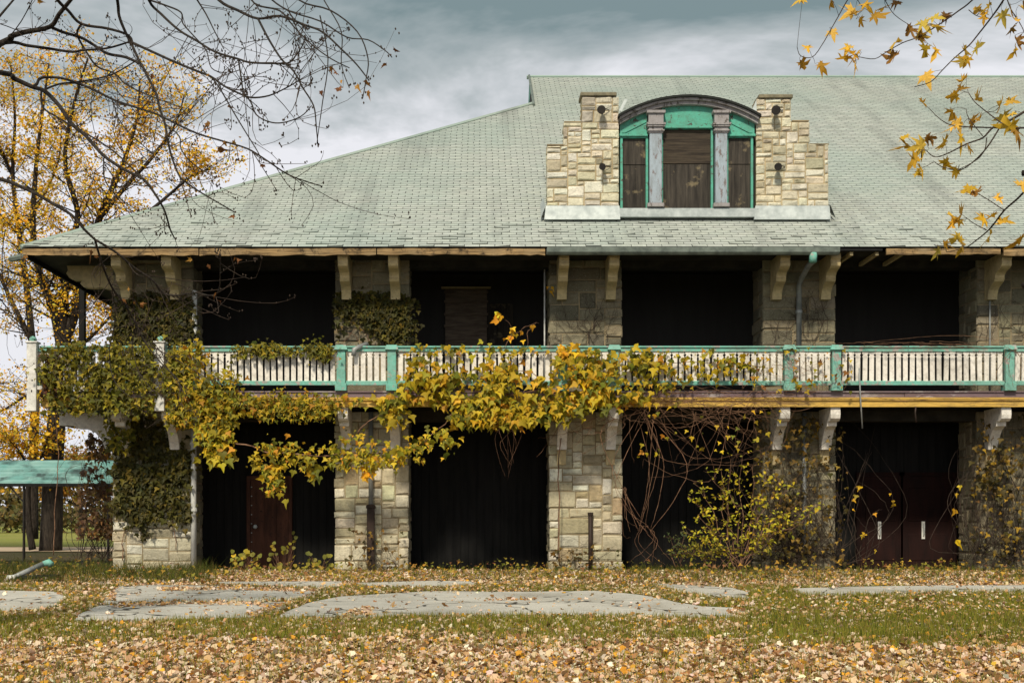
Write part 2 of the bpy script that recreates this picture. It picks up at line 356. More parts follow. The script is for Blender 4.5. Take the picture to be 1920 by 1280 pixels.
for pl in SLABS:
    out = []
    for i in range(len(pl)):
        a = G(*pl[i]); b = G(*pl[(i+1) % len(pl)]); k = max(1, int((b-a).length/.35))
        for j in range(k):
            q = a.lerp(b, j/k); out.append((q.x+random.gauss(0, .02), q.y+random.gauss(0, .03)))
    zt = [gz(0, y)+.032 for x, y in out]
    n = len(out); vs = [(x, y, z) for (x, y), z in zip(out, zt)]+[(x, y, z-.12) for (x, y), z in zip(out, zt)]
    ar = sum(out[i][0]*out[(i+1) % n][1]-out[(i+1) % n][0]*out[i][1] for i in range(n))
    top = tuple(range(n)); sides = [(i, n+i, n+(i+1) % n, (i+1) % n) for i in range(n)]
    if ar < 0: top = top[::-1]; sides = [s[::-1] for s in sides]
    MB().add(vs, [top]+sides).build('slab', CONCRETE, pav)
# forecourt strip right at the foot of the building (soil bank) is part of the lawn sheet

# ================================================================== THE BUILDING
BL = empty('abandoned_building', 'long two-storey stone building with pale green shingle roof and rotting teal balcony', 'building')
PH = 1.1                                             # pier depth
DZ0, DZ1 = 3.65, 4.0                                 # balcony edge
PIERS = [(212,360),(628,766),(1030,1166),(1431,1566),(1832,1967),(2233,2368)]
PX = [(XX(a, 0), XX(b, 0)) for a, b in PIERS]
def stone_layout(x0, x1, z0, z1, u=.09, wmin=3, wmax=8, hmin=2, hmax=5, inside=None):
    nx = max(1, round((x1-x0)/u)); nz = max(1, round((z1-z0)/u)); ux = (x1-x0)/nx; uz = (z1-z0)/nz
    occ = [[False]*nx for _ in range(nz)]
    if inside:
        for j in range(nz):
            for i in range(nx):
                if not inside(x0+(i+.5)*ux, z0+(j+.5)*uz): occ[j][i] = True
    out = []; cuts = {}
    for j in range(nz):
        i = 0
        while i < nx:
            if occ[j][i]: i += 1; continue
            free = 0
            while i+free < nx and not occ[j][i+free]: free += 1
            w = random.randint(wmin, wmax); h = random.choice([hmin]*2+list(range(hmin, hmax+1))); h = min(h, w)
            if w > h*3: h = min(hmax, h+1)
            if free-w < wmin: w = free if free <= wmax+1 else w
            w = min(w, free); h = min(h, nz-j)
            if j and i+w < nx and (i+w) in cuts.get(j, ()) and free-w > wmin: w += 1          # break joints over the course below
            if nz-j-h < 2: h = nz-j if nz-j <= hmax+1 else h
            hh = 1
            while hh < h and all(not occ[j+hh][k] for k in range(i, i+w)): hh += 1
            for b in range(hh):
                for k in range(i, i+w): occ[j+b][k] = True
            for b in range(hh+1): cuts.setdefault(j+b, set()).add(i+w)
            out.append((x0+i*ux, x0+(i+w)*ux, z0+j*uz, z0+(j+hh)*uz)); i += w
    return out
def stone_geo(mb, a0, a1, z0, z1, put, proud=.035, joint=.013, grow=0.0):
    """rock-faced block: 4x4 front grid, pillowed; put(a, d, z) maps across/outward/up to the wall"""
    a0 += joint; a1 -= joint; z0 += joint; z1 -= joint
    w, h = a1-a0, z1-z0; K = 4; b = random.uniform(.75, 1.1)*proud*.75; tx = random.uniform(-.012, .012); tz = random.uniform(-.012, .012)
    grid = []
    for j in range(K):
        for i in range(K):
            eu, ev = min(.3, .035/w), min(.3, .03/h); u_, v_ = (0, eu, 1-eu, 1)[i], (0, ev, 1-ev, 1)[j]
            ed = i in (0, K-1) or j in (0, K-1)
            d = (b*.15 if ed else b+tx*(u_*2-1)+tz*(v_*2-1)+random.uniform(-.012, .012))
            jx = random.uniform(-.006, .006) if ed else random.uniform(-.012, .012); jz = random.uniform(-.007, .007) if ed else random.uniform(-.01, .01)
            grid.append(put(a0+w*u_+jx, d, z0+h*v_+jz))
    back = [put(a0, -.03, z0), put(a1, -.03, z0), put(a1, -.03, z1), put(a0, -.03, z1)]
    fs = [(j*K+i, j*K+i+1, (j+1)*K+i+1, (j+1)*K+i) for j in range(K-1) for i in range(K-1)]
    B = K*K
    fs += [(B, B+1, 3, 2, 1, 0), (B+1, B+2, 15, 11, 7, 3), (B+2, B+3, 12, 13, 14, 15), (B+3, B, 0, 4, 8, 12)]
    mb.add(grid+back, fs)
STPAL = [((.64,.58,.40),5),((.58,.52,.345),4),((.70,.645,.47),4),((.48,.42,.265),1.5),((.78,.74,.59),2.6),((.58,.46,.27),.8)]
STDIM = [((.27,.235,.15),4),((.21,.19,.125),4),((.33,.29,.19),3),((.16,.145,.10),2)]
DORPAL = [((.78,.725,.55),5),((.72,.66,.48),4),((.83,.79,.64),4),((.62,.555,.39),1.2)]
NSTONE = [0]
def stones(parent, rects, put, single=True, pal=STPAL, proud=.035, name='stone'):
    joined = MB()
    for r in rects:
        c = tuple(pick(pal, 1, .12, .02)[0])
        if single and NSTONE[0] < 320:
            mb = MB(); mb.cur = c; stone_geo(mb, *r, put, proud); mb.build(name, STONE, parent); NSTONE[0] += 1
        else:
            joined.cur = c; stone_geo(joined, *r, put, proud)
    if joined.v: joined.build('stonework', STONE, parent, kind='stuff')
EAVE_Z = 7.05
def jag(x0, x1, rects, amt=.03):
    out = []
    for a, b, c, d in rects:
        if a < x0+.02: a -= random.uniform(0, amt)
        if b > x1-.02: b += random.uniform(0, amt)
        out.append((a, b, c, d))
    return out
for k, (x0, x1) in enumerate(PX):
    for lev, (z0, z1) in enumerate(((-.05, DZ0-.02), (DZ1, EAVE_Z+.25))):
        mb = MB().box(x0+.02, x1-.02, 0, PH, z0, z1); pr = mb.build('pier', MORTAR, BL)
        tag(pr, ['lower stone pier', 'upper stone pier'][lev]+[' at the overgrown corner', ' with the brown drainpipe', ' with a short black pipe', ' behind the yellow shrub', ' beyond the dark red doors', ' at the far end'][k])
        fr = jag(x0, x1, stone_layout(x0, x1, max(z0, 0), z1, .076 if lev == 0 else .095, 3, 9, 2, 5 if lev == 0 else 4))
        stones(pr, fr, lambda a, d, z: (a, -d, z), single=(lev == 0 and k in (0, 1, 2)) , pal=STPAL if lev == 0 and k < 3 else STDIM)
        if k >= 2:                                    # left flank of the pier faces the camera
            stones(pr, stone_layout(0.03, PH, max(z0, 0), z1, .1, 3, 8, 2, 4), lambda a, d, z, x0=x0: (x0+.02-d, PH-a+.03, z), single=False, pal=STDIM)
        else:
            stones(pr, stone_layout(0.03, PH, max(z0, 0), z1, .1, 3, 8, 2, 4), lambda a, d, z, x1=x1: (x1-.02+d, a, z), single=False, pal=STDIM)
        if k == 0:                                    # outer left flank
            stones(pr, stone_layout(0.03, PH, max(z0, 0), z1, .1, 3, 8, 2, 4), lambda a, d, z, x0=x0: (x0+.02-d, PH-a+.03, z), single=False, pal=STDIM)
XL, XR = PX[0][0], 25.0                               # outer walls
YB = 28.5                                             # back eave side
# side, back and dividing walls, floors
mb = MB(); mb.box(XL+.06, XL+.4, PH, YB-1, -.05, EAVE_Z+.4); w = mb.build('side_wall', MORTAR, BL)
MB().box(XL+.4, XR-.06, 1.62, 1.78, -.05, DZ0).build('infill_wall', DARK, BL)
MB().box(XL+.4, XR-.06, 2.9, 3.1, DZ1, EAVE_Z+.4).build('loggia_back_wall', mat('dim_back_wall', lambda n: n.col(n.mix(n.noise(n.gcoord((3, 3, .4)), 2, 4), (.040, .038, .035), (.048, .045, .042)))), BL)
MB().box(XR-.4, XR-.06, PH, YB-1, -.05, EAVE_Z+.4).build('end_wall', MORTAR, BL)
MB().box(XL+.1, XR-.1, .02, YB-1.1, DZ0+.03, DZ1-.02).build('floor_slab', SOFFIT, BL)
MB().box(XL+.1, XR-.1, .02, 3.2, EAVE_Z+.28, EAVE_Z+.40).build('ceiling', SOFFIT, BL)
# lintel beam of the upper storey behind the brackets
MB().box(XL+.05, XR-.05, .10, .55, EAVE_Z-.10, EAVE_Z+.27).build('lintel', SOFFIT, BL)
MB().box(XL+.05, XR-.05, .10, .55, DZ0-.22, DZ0+.02).build('lintel', SOFFIT, BL)
# vertical planks of the lower infill walls
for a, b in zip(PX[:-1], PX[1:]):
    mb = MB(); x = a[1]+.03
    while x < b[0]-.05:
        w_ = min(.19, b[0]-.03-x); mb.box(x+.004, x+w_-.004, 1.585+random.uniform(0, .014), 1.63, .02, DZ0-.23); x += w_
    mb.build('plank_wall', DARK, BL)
# doors
def door(px0, px1, py0, py1, Y, m, label=None, parent=BL):
    x0, x1, z0, z1 = XX(px0, Y), XX(px1, Y), ZZ(py1, Y), ZZ(py0, Y)
    mb = MB().box(x0, x1, Y-.03, Y+.04, z0, z1)
    d = mb.build('door', m, parent, bevel=.006)
    f = MB(); f.box(x0-.09, x0-.004, Y-.045, Y+.05, z0, z1+.09); f.box(x1+.004, x1+.09, Y-.045, Y+.05, z0, z1+.09); f.box(x0-.002, x1+.002, Y-.045, Y+.05, z1+.004, z1+.09); f.build('door_frame', m, d)
    if label: d['label'] = label
    return d, (x0, x1, z0, z1)
d, r = door(470, 541, 899, 1066, 1.55, RUSTDOOR, 'rusty red-brown metal door in the dark bay')
mb = MB(); mb.tube([(r[0]+.13, 1.52, 1.0), (r[0]+.13, 1.44, 1.0)], .035, 8); mb.tube([(r[0]+.13, 1.45, 1.0), (r[0]+.13, 1.41, 1.0)], .05, 10); mb.build('knob', ZINC, d, smooth=True)
mb = MB()
for i in range(9):
    z = r[2]+.2+i*.22; mb.box(r[0]+.015, r[0]+.04, 1.512, 1.53, z, z+.02)
mb.build('bolt_heads', ZINC, d)
MB().box(r[0]+.30, r[0]+.34, 1.505, 1.53, r[2]+.1, r[3]-.05).build('rib', RUSTDOOR, d)
MB().box(r[0]+.58, r[0]+.62, 1.505, 1.53, r[2]+.1, r[3]-.05).build('rib', RUSTDOOR, d)
for a, b, hx in ((1612, 1688, 1649), (1692, 1786, 1731)):
    d, r = door(a, b, 892, 1066, 1.55, DARKRED, 'dark red door leaf with a white pull plate')
    for za, zb_ in ((.2, .85), (1.15, 1.95)): MB().box(r[0]+.12, r[1]-.12, 1.505, 1.53, r[2]+za, r[2]+zb_).build('panel', DARKRED, d, bevel=.01)
    hxw = XX(hx, 1.5)
    mb = MB().box(hxw-.04, hxw+.04, 1.485, 1.515, ZZ(1010, 1.5), ZZ(977, 1.5)); mb.build('handle_plate', WHITE, d, bevel=.005)
    MB().tube([(hxw, 1.49, ZZ(1005, 1.5)), (hxw, 1.44, ZZ(1002, 1.5)), (hxw, 1.44, ZZ(984, 1.5)), (hxw, 1.49, ZZ(981, 1.5))], .012, 6).build('handle', ZINC, d, smooth=True)
# boarded door deep in the upper loggia
BDOOR = mat('grey_brown_boards', lambda n: n.col(n.mix(n.noise(n.gcoord((.8, 4, 6)), 3, 6, .7), (.10, .075, .055), (.24, .19, .14))))
Yd = 2.85; x0, x1, z0, z1 = XX(835, Yd), XX(913, Yd), DZ1, ZZ(543, Yd)
bd = MB().box(x0, x1, Yd-.05, Yd+.04, z0, z1).build('boarded_door', BDOOR, BL)
for yy in (548, 566, 590, 612):
    z = ZZ(yy, Yd); MB().box(x0-.03, x1+.03, Yd-.085, Yd-.052, z-.03, z+.03).build('rail', BDOOR, bd)
MB().box(x0-.1, x1+.1, Yd-.1, Yd+.02, z1+.01, z1+.06).build('head_trim', TAN, bd)
MB().box(XX(915, 2.86), XX(962, 2.86), 2.82, 2.88, DZ1, ZZ(570, 2.86)).build('board', PLY, bd)

# ---------------------------------------------------------------- balcony
YF = -1.0
XB0 = XX(78, YF)                                       # left end of the deck
deck = MB().box(XB0+.05, XR+.9, YF+.06, .0, DZ0+.09, DZ1-.03).build('balcony_deck', SOFFIT, BL)
MB().box(XB0+.05, XL+.06, .004, 22, DZ0+.09, DZ1-.03).build('side_deck', SOFFIT, deck)
x = XB0
while x < XR+.9:                                       # mauve deck-edge boards
    L = random.uniform(2.2, 3.6); x2 = min(x+L, XR+.9); dy = random.uniform(-.008, .008)
    MB().box(x+.004, x2-.004, YF-.02+dy, YF+.055, ZZ(745, YF)+.002, ZZ(734, YF)+random.uniform(-.008, .006)).build('edge_board', MAUVE, deck, bevel=.004); x = x2
x = XB0
while x < XR+.9:
    L = random.uniform(3.6, 5.2); x2 = min(x+L, XR+.9)
    MB().prism([(YF+.03, ZZ(762.5, YF)), (YF+.03, ZZ(748.5, YF)), (YF-.035, ZZ(748.5, YF)), (YF-.035, ZZ(750.5, YF)), (YF+.0, ZZ(751.5, YF)), (YF+.0, ZZ(762.5, YF))], x+.002, x2-.002).build('yellow_trim', YELLOW, deck)
    MB().box(x+.002, x2-.002, YF-.045, YF+.03, ZZ(748.2, YF), ZZ(745.2, YF)).build('yellow_bead', YELLOW, deck); x = x2
MB().box(XB0-.03, XB0+.048, YF+.03, 22, DZ0+.02, DZ1-.01).build('side_edge_board', MAUVE, deck)
MB().box(XB0+.05, XR+.9, YF-.05, YF+.20, DZ1-.026, DZ1+.0).build('deck_nosing', MAUVE, deck)
# railing
RA = MB().box(XB0-.02, XR+.8, YF-.075, YF+.075, ZZ(652.5, YF), ZZ(649, YF)).build('railing', TEAL, BL, bevel=.008)
RA['label'] = 'teal and cream wooden balcony railing'
tops = [640, 735, 1055, 1151, 1478, 1567, 1891, 1986, 2293]
posts_w = [62, 301]
def rails(xa, xb, my=YF, par=RA, m=TEAL):
    MB().box(xa, xb, my-.045, my+.045, ZZ(659.5, YF), ZZ(652.7, YF)).build('upper_rail', m, par, bevel=.006)
    MB().prism([(my-.05, ZZ(722, YF)), (my+.05, ZZ(722, YF)), (my+.05, ZZ(715, YF)), (my, ZZ(713.5, YF)), (my-.05, ZZ(715, YF))], xa, xb).build('lower_rail', m, par)
zb0, zb1 = ZZ(716, YF), ZZ(659, YF)
h = zb1-zb0; hw = .050
prof = [(-hw, 0), (hw, 0), (hw, h-.135), (hw+.014, h-.115), (hw-.006, h-.085), (hw-.008, h-.07), (hw+.016, h-.05), (hw+.016, h), (-hw-.016, h), (-hw-.016, h-.05), (-hw+.008, h-.07), (-hw+.006, h-.085), (-hw-.014, h-.115), (-hw, h-.135)]
bm_ = MB().prism([(p[0], p[1]) for p in prof], -.016, .016, 'y').mesh('baluster'); bm_.materials.append(CREAM)
def balusters(xa, xb, par=RA):
    n = max(1, round((xb-xa)/.1465)); st = (xb-xa)/n
    for i in range(n):
        if random.random() < .006: continue
        o = bpy.data.objects.new('baluster', bm_); link(o, par); o.location = (xa+(i+.5)*st, YF+random.uniform(-.008, .008), zb0+random.uniform(-.004, .004)); o.rotation_euler = (random.gauss(0, .006), random.gauss(0, .012), random.gauss(0, .05))
xs = [XX(p, YF) for p in tops]
segs = [XX(62, YF), XX(301, YF)]+xs
for a, b in zip(segs[:-1], segs[1:]):
    rails(a+.105, b-.105); balusters(a+.115, b-.115)
for i, x in enumerate(xs):
    mb = MB(); mb.box(x-.125, x+.125, YF-.125, YF+.125, DZ1+.002, ZZ(719, YF)); mb.box(x-.095, x+.095, YF-.095, YF+.095, ZZ(719, YF), ZZ(659, YF)); mb.box(x-.115, x+.115, YF-.115, YF+.115, ZZ(659, YF), ZZ(657, YF)); 
    mb.add([(x-.15,YF-.15,ZZ(657,YF)),(x+.15,YF-.15,ZZ(657,YF)),(x+.15,YF+.15,ZZ(657,YF)),(x-.15,YF+.15,ZZ(657,YF)),(x-.115,YF-.115,ZZ(647.5,YF)),(x+.115,YF-.115,ZZ(647.5,YF)),(x+.115,YF+.115,ZZ(647.5,YF)),(x-.115,YF+.115,ZZ(647.5,YF))], [(0,3,2,1),(4,5,6,7),(0,1,5,4),(1,2,6,5),(2,3,7,6),(3,0,4,7)])
    mb.build('newel_post', TEAL, RA, bevel=.008)
for px in posts_w:
    x = XX(px, YF-.06); y = YF-.06; mb = MB(); mb.box(x-.105, x+.105, y-.105, y+.105, ZZ(771, y), ZZ(644, y)); mb.box(x-.13, x+.13, y-.13, y+.13, ZZ(644, y), ZZ(640.5, y))
    po = mb.build('newel_post', WHITE, RA, bevel=.008); po['label'] = 'tall white newel post hanging below the deck'
    MB().tube([(x, y, ZZ(641, y)), (x, y, ZZ(637, y)), (x, y, ZZ(633, y)), (x, y, ZZ(630, y))], [.05, .085, .07, .02], 8).build('finial', TEAL, po, smooth=True)
# railing round the left side of the balcony
sx = XX(62, YF)
MB().box(sx-.05, sx+.05, YF+.08, 18, ZZ(659.5, YF), ZZ(649, YF)).build('side_rail', TEAL, RA, bevel=.006)
MB().box(sx-.04, sx+.04, YF+.08, 18, ZZ(722, YF), ZZ(715, YF)).build('side_rail', WHITE, RA, bevel=.006)
for i in range(60):
    o = bpy.data.objects.new('baluster', bm_); link(o, RA); o.location = (sx, YF+.25+i*.1465*2, zb0); o.rotation_euler = (0, 0, R(90))
MB().box(XX(70, YF), XX(190, YF), YF-.12, YF-.09, ZZ(731, YF), ZZ(724, YF)).build('loose_board', WHITE, RA)
# small bent downspout elbow lying over the rail
MB().tube([P(663, 667, YF-.13), P(664, 655, YF-.13), P(672, 651, YF-.1), P(688, 645, YF+.1)], .055, 8).build('pipe_elbow', GREYPIPE, BL, smooth=True)

# ---------------------------------------------------------------- brackets
def bracket_mesh(prof, w, m):
    me = MB().prism(prof, -w/2, w/2).mesh('bracket'); me.materials.append(m); return me
up = [(0,7.06),(-.98,7.06),(-.98,6.93),(-.95,6.90),(-.95,6.85),(-.97,6.83),(-.95,6.77),(-.87,6.73),(-.76,6.71),(-.66,6.68),(-.60,6.63),(-.585,6.575),(-.60,6.56),(-.56,6.50),(-.44,6.46),(-.34,6.42),(-.26,6.36),(-.22,6.28),(-.20,6.20),(-.20,6.16),(0,6.16)]
bu = bracket_mesh(up, .215, TAN)
lo = [(0,3.66),(-.92,3.66),(-.94,3.60),(-.95,3.50),(-.93,3.41),(-.86,3.36),(-.76,3.35),(-.70,3.38),(-.665,3.40),(-.66,3.26),(-.58,3.24),(-.46,3.18),(-.36,3.07),(-.27,2.93),(-.23,2.83),(-.22,2.76),(0,2.76)]
blw = bracket_mesh(lo, .215, CREAM)
for k, (x0, x1) in enumerate(PX):
    c = (x0+x1)/2
    for s in (-1, 1):
        for me, nm in ((bu, 'eave_bracket'), (blw, 'balcony_bracket')):
            o = bpy.data.objects.new(nm, me); link(o, BL); o.location = (c+s*.555, random.uniform(-.01, .0), 0)
            if me is blw:
                MB().box(c+s*.555-.10, c+s*.555+.10, -.10, .0, 2.42, 2.752).build('stub', TAN, o).location = (-o.location.x, -o.location.y, 0)
# side brackets at the corner (seen broadside)
zt = ZZ(500, .3)
prU = [(XL+.05, zt), (XX(128, .3), zt), (XX(130, .3), ZZ(508, .3)), (XX(127, .3), ZZ(514, .3)), (XX(132, .3), ZZ(522, .3)), (XX(140, .3), ZZ(526, .3)), (XX(157, .3), ZZ(526, .3)), (XX(153, .3), ZZ(533, .3)), (XX(160, .3), ZZ(540, .3)), (XX(176, .3), ZZ(541, .3)), (XX(192, .3), ZZ(540, .3)), (XL+.05, ZZ(546, .3))]
MB().prism(prU, .2, .42, 'y').build('corner_bracket', TAN, BL)
MB().prism(prU, 3.8, 4.02, 'y').build('corner_bracket', TAN, BL)
prL = [(XL+.05, ZZ(774, .3)), (XX(114, .3), ZZ(774, .3)), (XX(114, .3), ZZ(798, .3)), (XX(140, .3), ZZ(798, .3)), (XX(150, .3), ZZ(804, .3)), (XX(166, .3), ZZ(804, .3)), (XX(182, .3), ZZ(812, .3)), (XX(194, .3), ZZ(826, .3)), (XX(201, .3), ZZ(846, .3)), (XL+.05, ZZ(846, .3))]
MB().prism(prL, .2, .42, 'y').build('corner_bracket', CREAM, BL)

# ---------------------------------------------------------------- roof
PIT, YE, XE, ZE = .602, -1.15, -10.03, 7.14
DH, DR = 11.7, 15.1                                     # depth of hip top and of the ridge behind the eave
def RZ(Y): return ZE+PIT*(Y-YE)
XG = 1.70; XRE = XR+1.2
RO = MB()
def q(x, d, off=0): return (x, YE+d, ZE+PIT*d+off)
RO.add([q(XE, 0), q(XRE, 0), q(XRE, DR), q(XG, DR), q(XE+DH, DH), (XE, YE+2*DR, ZE), (XRE, YE+2*DR, ZE), (XE+DH, YE+2*DR-DH, ZE+PIT*DH)],
       [(0,1,2,3,4), (5,0,4,7), (4,3,7), (6,5,7,3,2), (1,6,2)])
roof = RO.build('roof', UNDER, BL); roof['label'] = 'pale green asphalt shingle hip roof with gablet'
MB().add([q(XE, 0, -.10), q(XRE, 0, -.10), (XRE, .3, ZE-.04), (XE+1.45, .3, ZE-.04), (XE+1.45, YB-1, ZE-.04), (XE, YB, ZE-.10)], [(3,2,1,0), (5,4,3,0)]).build('soffit', SOFFIT, roof)
# gablet face
MB().add([(XG-.012, YE+DH+.3, RZ(YE+DH)+.14), (XG-.012, YE+DR, RZ(YE+DR)), (XG-.012, YE+2*DR-DH-.3, RZ(YE+DH)+.14)], [(0,1,2)]).build('gablet', GREEN, roof)
MB().tube([q(XG-.02, DH-.3, .06), q(XG-.02, DR, .06)], 0.05, 4).build('rake_trim', GUTTER, roof)
hc = MB(); hc.cur = (.34, .41, .355); hc.tube([q(XE-.02, 0, .0), q(XE+DH, DH, .02)], .055, 5).build('hip_cap', SHINGLE, roof)
hc = MB(); hc.cur = (.30, .40, .34); hc.tube([q(XG-.1, DR, .0), q(XRE, DR, .0)], .07, 5).build('ridge_cap', SHINGLE, roof)
cs, sn = 1/math.hypot(1, PIT), PIT/math.hypot(1, PIT)
EXPO, TAB = .160, .333
SHPAL = [((.44,.472,.425),5),((.42,.452,.408),3),((.465,.495,.445),3),((.395,.427,.387),1.2)]
def shingle_geo(x0, x1, s, curl=(0,0)):
    # s: distance up the slope of the lower edge; top edge tucks under the next course
    up_ = s+EXPO+.012; a = .002; hgt = .013
    def w(x, t, o): return (x, YE+t*cs-o*sn, ZE+t*sn+o*cs)
    v = [w(x0, s, hgt+curl[0]), w(x1, s, hgt+curl[1]), w(x1, up_, a), w(x0, up_, a), w(x0, s, 0), w(x1, s, 0), w(x0, s, hgt+curl[0]-.0005), w(x1, s, hgt+curl[1]-.0005)]
    return v, [(0,1,2),(0,2,3),(6,4,5),(6,5,7),(0,3,4),(1,5,2)]
VV = []; TT = []; CC = []; nfirst = 0; CUT = (.20, .215, .195)      # dark cut edge of the asphalt sheet
smax = DR/cs; course = 0; s = 0.0
dorm = (XX(1018, .4), XX(1560, .4))
while s < smax-EXPO*.3:
    dd = s*cs; xl = XE+dd if dd < DH else XG
    off = (course % 2)*TAB/2+random.uniform(-.012, .012); x = math.floor((xl-off)/TAB)*TAB+off
    wave = random.uniform(0, .01)
    while x < XRE-.05:
        jw = random.uniform(.005, .0095); a, b = max(x+jw, xl), min(x+TAB-jw, XRE); x += TAB
        if b-a < .05: continue
        if dd > 2.0 and dorm[0]+.1 < a and b < dorm[1]-.1 and dd < 3.2: continue
        cu = (0, 0)
        p_c = .38*max(0, 1-s/2.0)*(1 if x < 3 or x > 9 else .5)
        if random.random() < p_c: cu = (random.uniform(.0, .028), random.uniform(0, .028))
        v, f = shingle_geo(a, b, s+random.uniform(-.006, .006)+wave, cu)
        c = pick(SHPAL, 1, .03, .006)[0]
        vis = -9.8 < a < 13.2
        if course < 5 and vis and nfirst < 300:
            mb = MB(); mb.add(v, f); mb.c = [tuple(c)]*4+[CUT]*4; mb.build('shingle', SHINGLE, roof); nfirst += 1
        else:
            base = len(VV); VV += v; TT += [tuple(i+base for i in t) for t in f]; CC += [c]*4+[CUT]*4
    s += EXPO; course += 1
obj('shingles', fastmesh('shingles', VV, TT, np.array(CC)), SHINGLE, roof, 'stuff')
# fascia boards, gutter
def fascia(pa, pb, m=OLDWOOD, y0=466, y1=478):
    x0, x1 = XX(pa, YE), XX(pb, YE); n = max(2, int((x1-x0)/.16)); t = []; b = []
    for i in range(n+1):
        x = x0+(x1-x0)*i/n; t.append((x, ZZ(y0, YE)+random.uniform(-.006, .006))); b.append((x, ZZ(y1, YE)+random.uniform(-.012, .022)))
    MB().prism(t+b[::-1], YE-.005, YE+.05, 'y').build('fascia_board', m, BL)
for a, b in ((42, 372), (374, 705), (707, 1022), (1662, 1876), (1882, 2160), (2164, 2500)): fascia(a, b, y1=random.choice((477, 478, 479)))
MB().box(XE, XE+.05, YE+.06, YB, ZE-.2, ZE-.03).build('side_fascia', DARK, BL)
g0, g1 = XX(1025, YE), XX(1571, YE)
mb = MB(); pr = [(YE-.01, 7.105), (YE-.01, 7.0), (YE-.05, 6.965), (YE-.11, 6.965), (YE-.14, 7.01), (YE-.15, 7.085), (YE-.165, 7.105), (YE-.165, 7.085), (YE-.16, 7.0), (YE-.12, 6.95), (YE-.04, 6.95), (YE+.005, 6.99), (YE+.005, 7.105)]
mb.prism(pr, g0, g1).build('gutter', GUTTER, BL)
MB().box(g0, g1, YE-.004, YE+.04, 6.96, 7.10).build('fascia_board', DARK, BL)
MB().box(XX(1575, YE), XX(1655, YE), YE+.01, YE+.05, 7.06, 7.11).build('fascia_board', DARK, BL)
MB().tube([P(46, 482, YE-.05), P(20, 486, YE+.1), P(46, 478, 1.5)], .06, 6).build('bent_gutter', GUTTER, BL)
# rafter ends showing where the fascia is gone
for px in (1598, 1646, 1693):
    x = XX(px, YE); MB().box(x-.035, x+.035, YE+.055, .2, 6.97, 7.05).build('rafter_tail', TAN, BL)
# corner post between side eave and railing
MB().box(XX(154, 3.3)-.07, XX(154, 3.3)+.07, 3.25, 3.4, DZ1, 7.1).build('veranda_post', DARK, BL)

# ---------------------------------------------------------------- pipes
def pipe(name, pts, r, m, label=None, collars=()):
    o = MB().tube(pts, r, 10).build(name, m, BL, smooth=True)
    for p in collars: MB().tube([Vector(p)-Vector((0,0,.035)), Vector(p)+Vector((0,0,.035))], r*1.25, 10).build('collar', m, o)
    if label: o['label'] = label
    return o
x = XX(365, -.06); pipe('downspout', [(x, -.06, DZ1), (x, -.06, ZZ(545, -.06))], .055, WHITEPIPE, 'white downspout at the upper corner pier', [(x, -.06, 4.9)])
x = XX(363, -.08); pipe('downspout', [(x, -.08, -.02), (x, -.08, 3.6)], .065, WHITEPIPE, 'white downspout down the lower corner pier', [(x, -.08, 1.4), (x, -.08, 2.9)])
x = XX(695.5, -.1); pipe('downspout', [(x, -.1, ZZ(948, -.1)), (x, -.1, 3.62)], .055, GREYPIPE, 'grey drainpipe entering a brown cast-iron sleeve', [])
mb = MB(); mb.box(x-.085, x+.085, -.19, -.045, -.03, ZZ(945, -.1)); mb.box(x-.105, x+.105, -.205, -.03, ZZ(953, -.1), ZZ(947, -.1)); mb.build('pipe_sleeve', BROWNPIPE, BL, bevel=.012)
x = XX(1107, -.09); pipe('short_pipe', [(x, -.09, -.03), (x, -.09, ZZ(962, -.09))], .052, BROWNPIPE, 'short black iron pipe standing against the pier', [(x, -.09, ZZ(963, -.09))])
x = XX(1498, -.08); pipe('downspout', [(x, -.08, DZ1), (x, -.08, ZZ(535, -.08)), P(1503, 522, -.3), P(1516, 498, -.85), P(1524, 490, -1.08), P(1525, 478, -1.22)], .06, GREYPIPE, 'grey downspout with bent elbow below the gutter', [(x, -.08, 5.9)])
MB().tube([P(1524, 492, -1.24), P(1525, 474, -1.24)], .085, 8).build('gutter_outlet', TEAL, BL, smooth=True)
x = XX(1508, -.08); pipe('downspout', [(x, -.08, -.02), (x, -.08, 3.6)], .05, GREYPIPE, 'thin grey pipe behind the dead vine')
x = XX(1856, -.07); pipe('thin_pipe', [(x, -.07, DZ1), (x, -.07, ZZ(508, -.07))], .02, GREYPIPE)
x = XX(1021, .1); pipe('thin_pipe', [(x, .1, DZ1), (x, .1, ZZ(505, .1))], .018, WHITEPIPE)
pipe('hanging_rod', [P(1611, 690, YF-.12), P(1613, 740, YF-.14), P(1617, 803, YF-.12)], .016, GREYPIPE)
pipe('hanging_rod', [P(1717, 762, YF), P(1716, 775, YF), P(1718, 792, YF)], .018, BROWNPIPE)

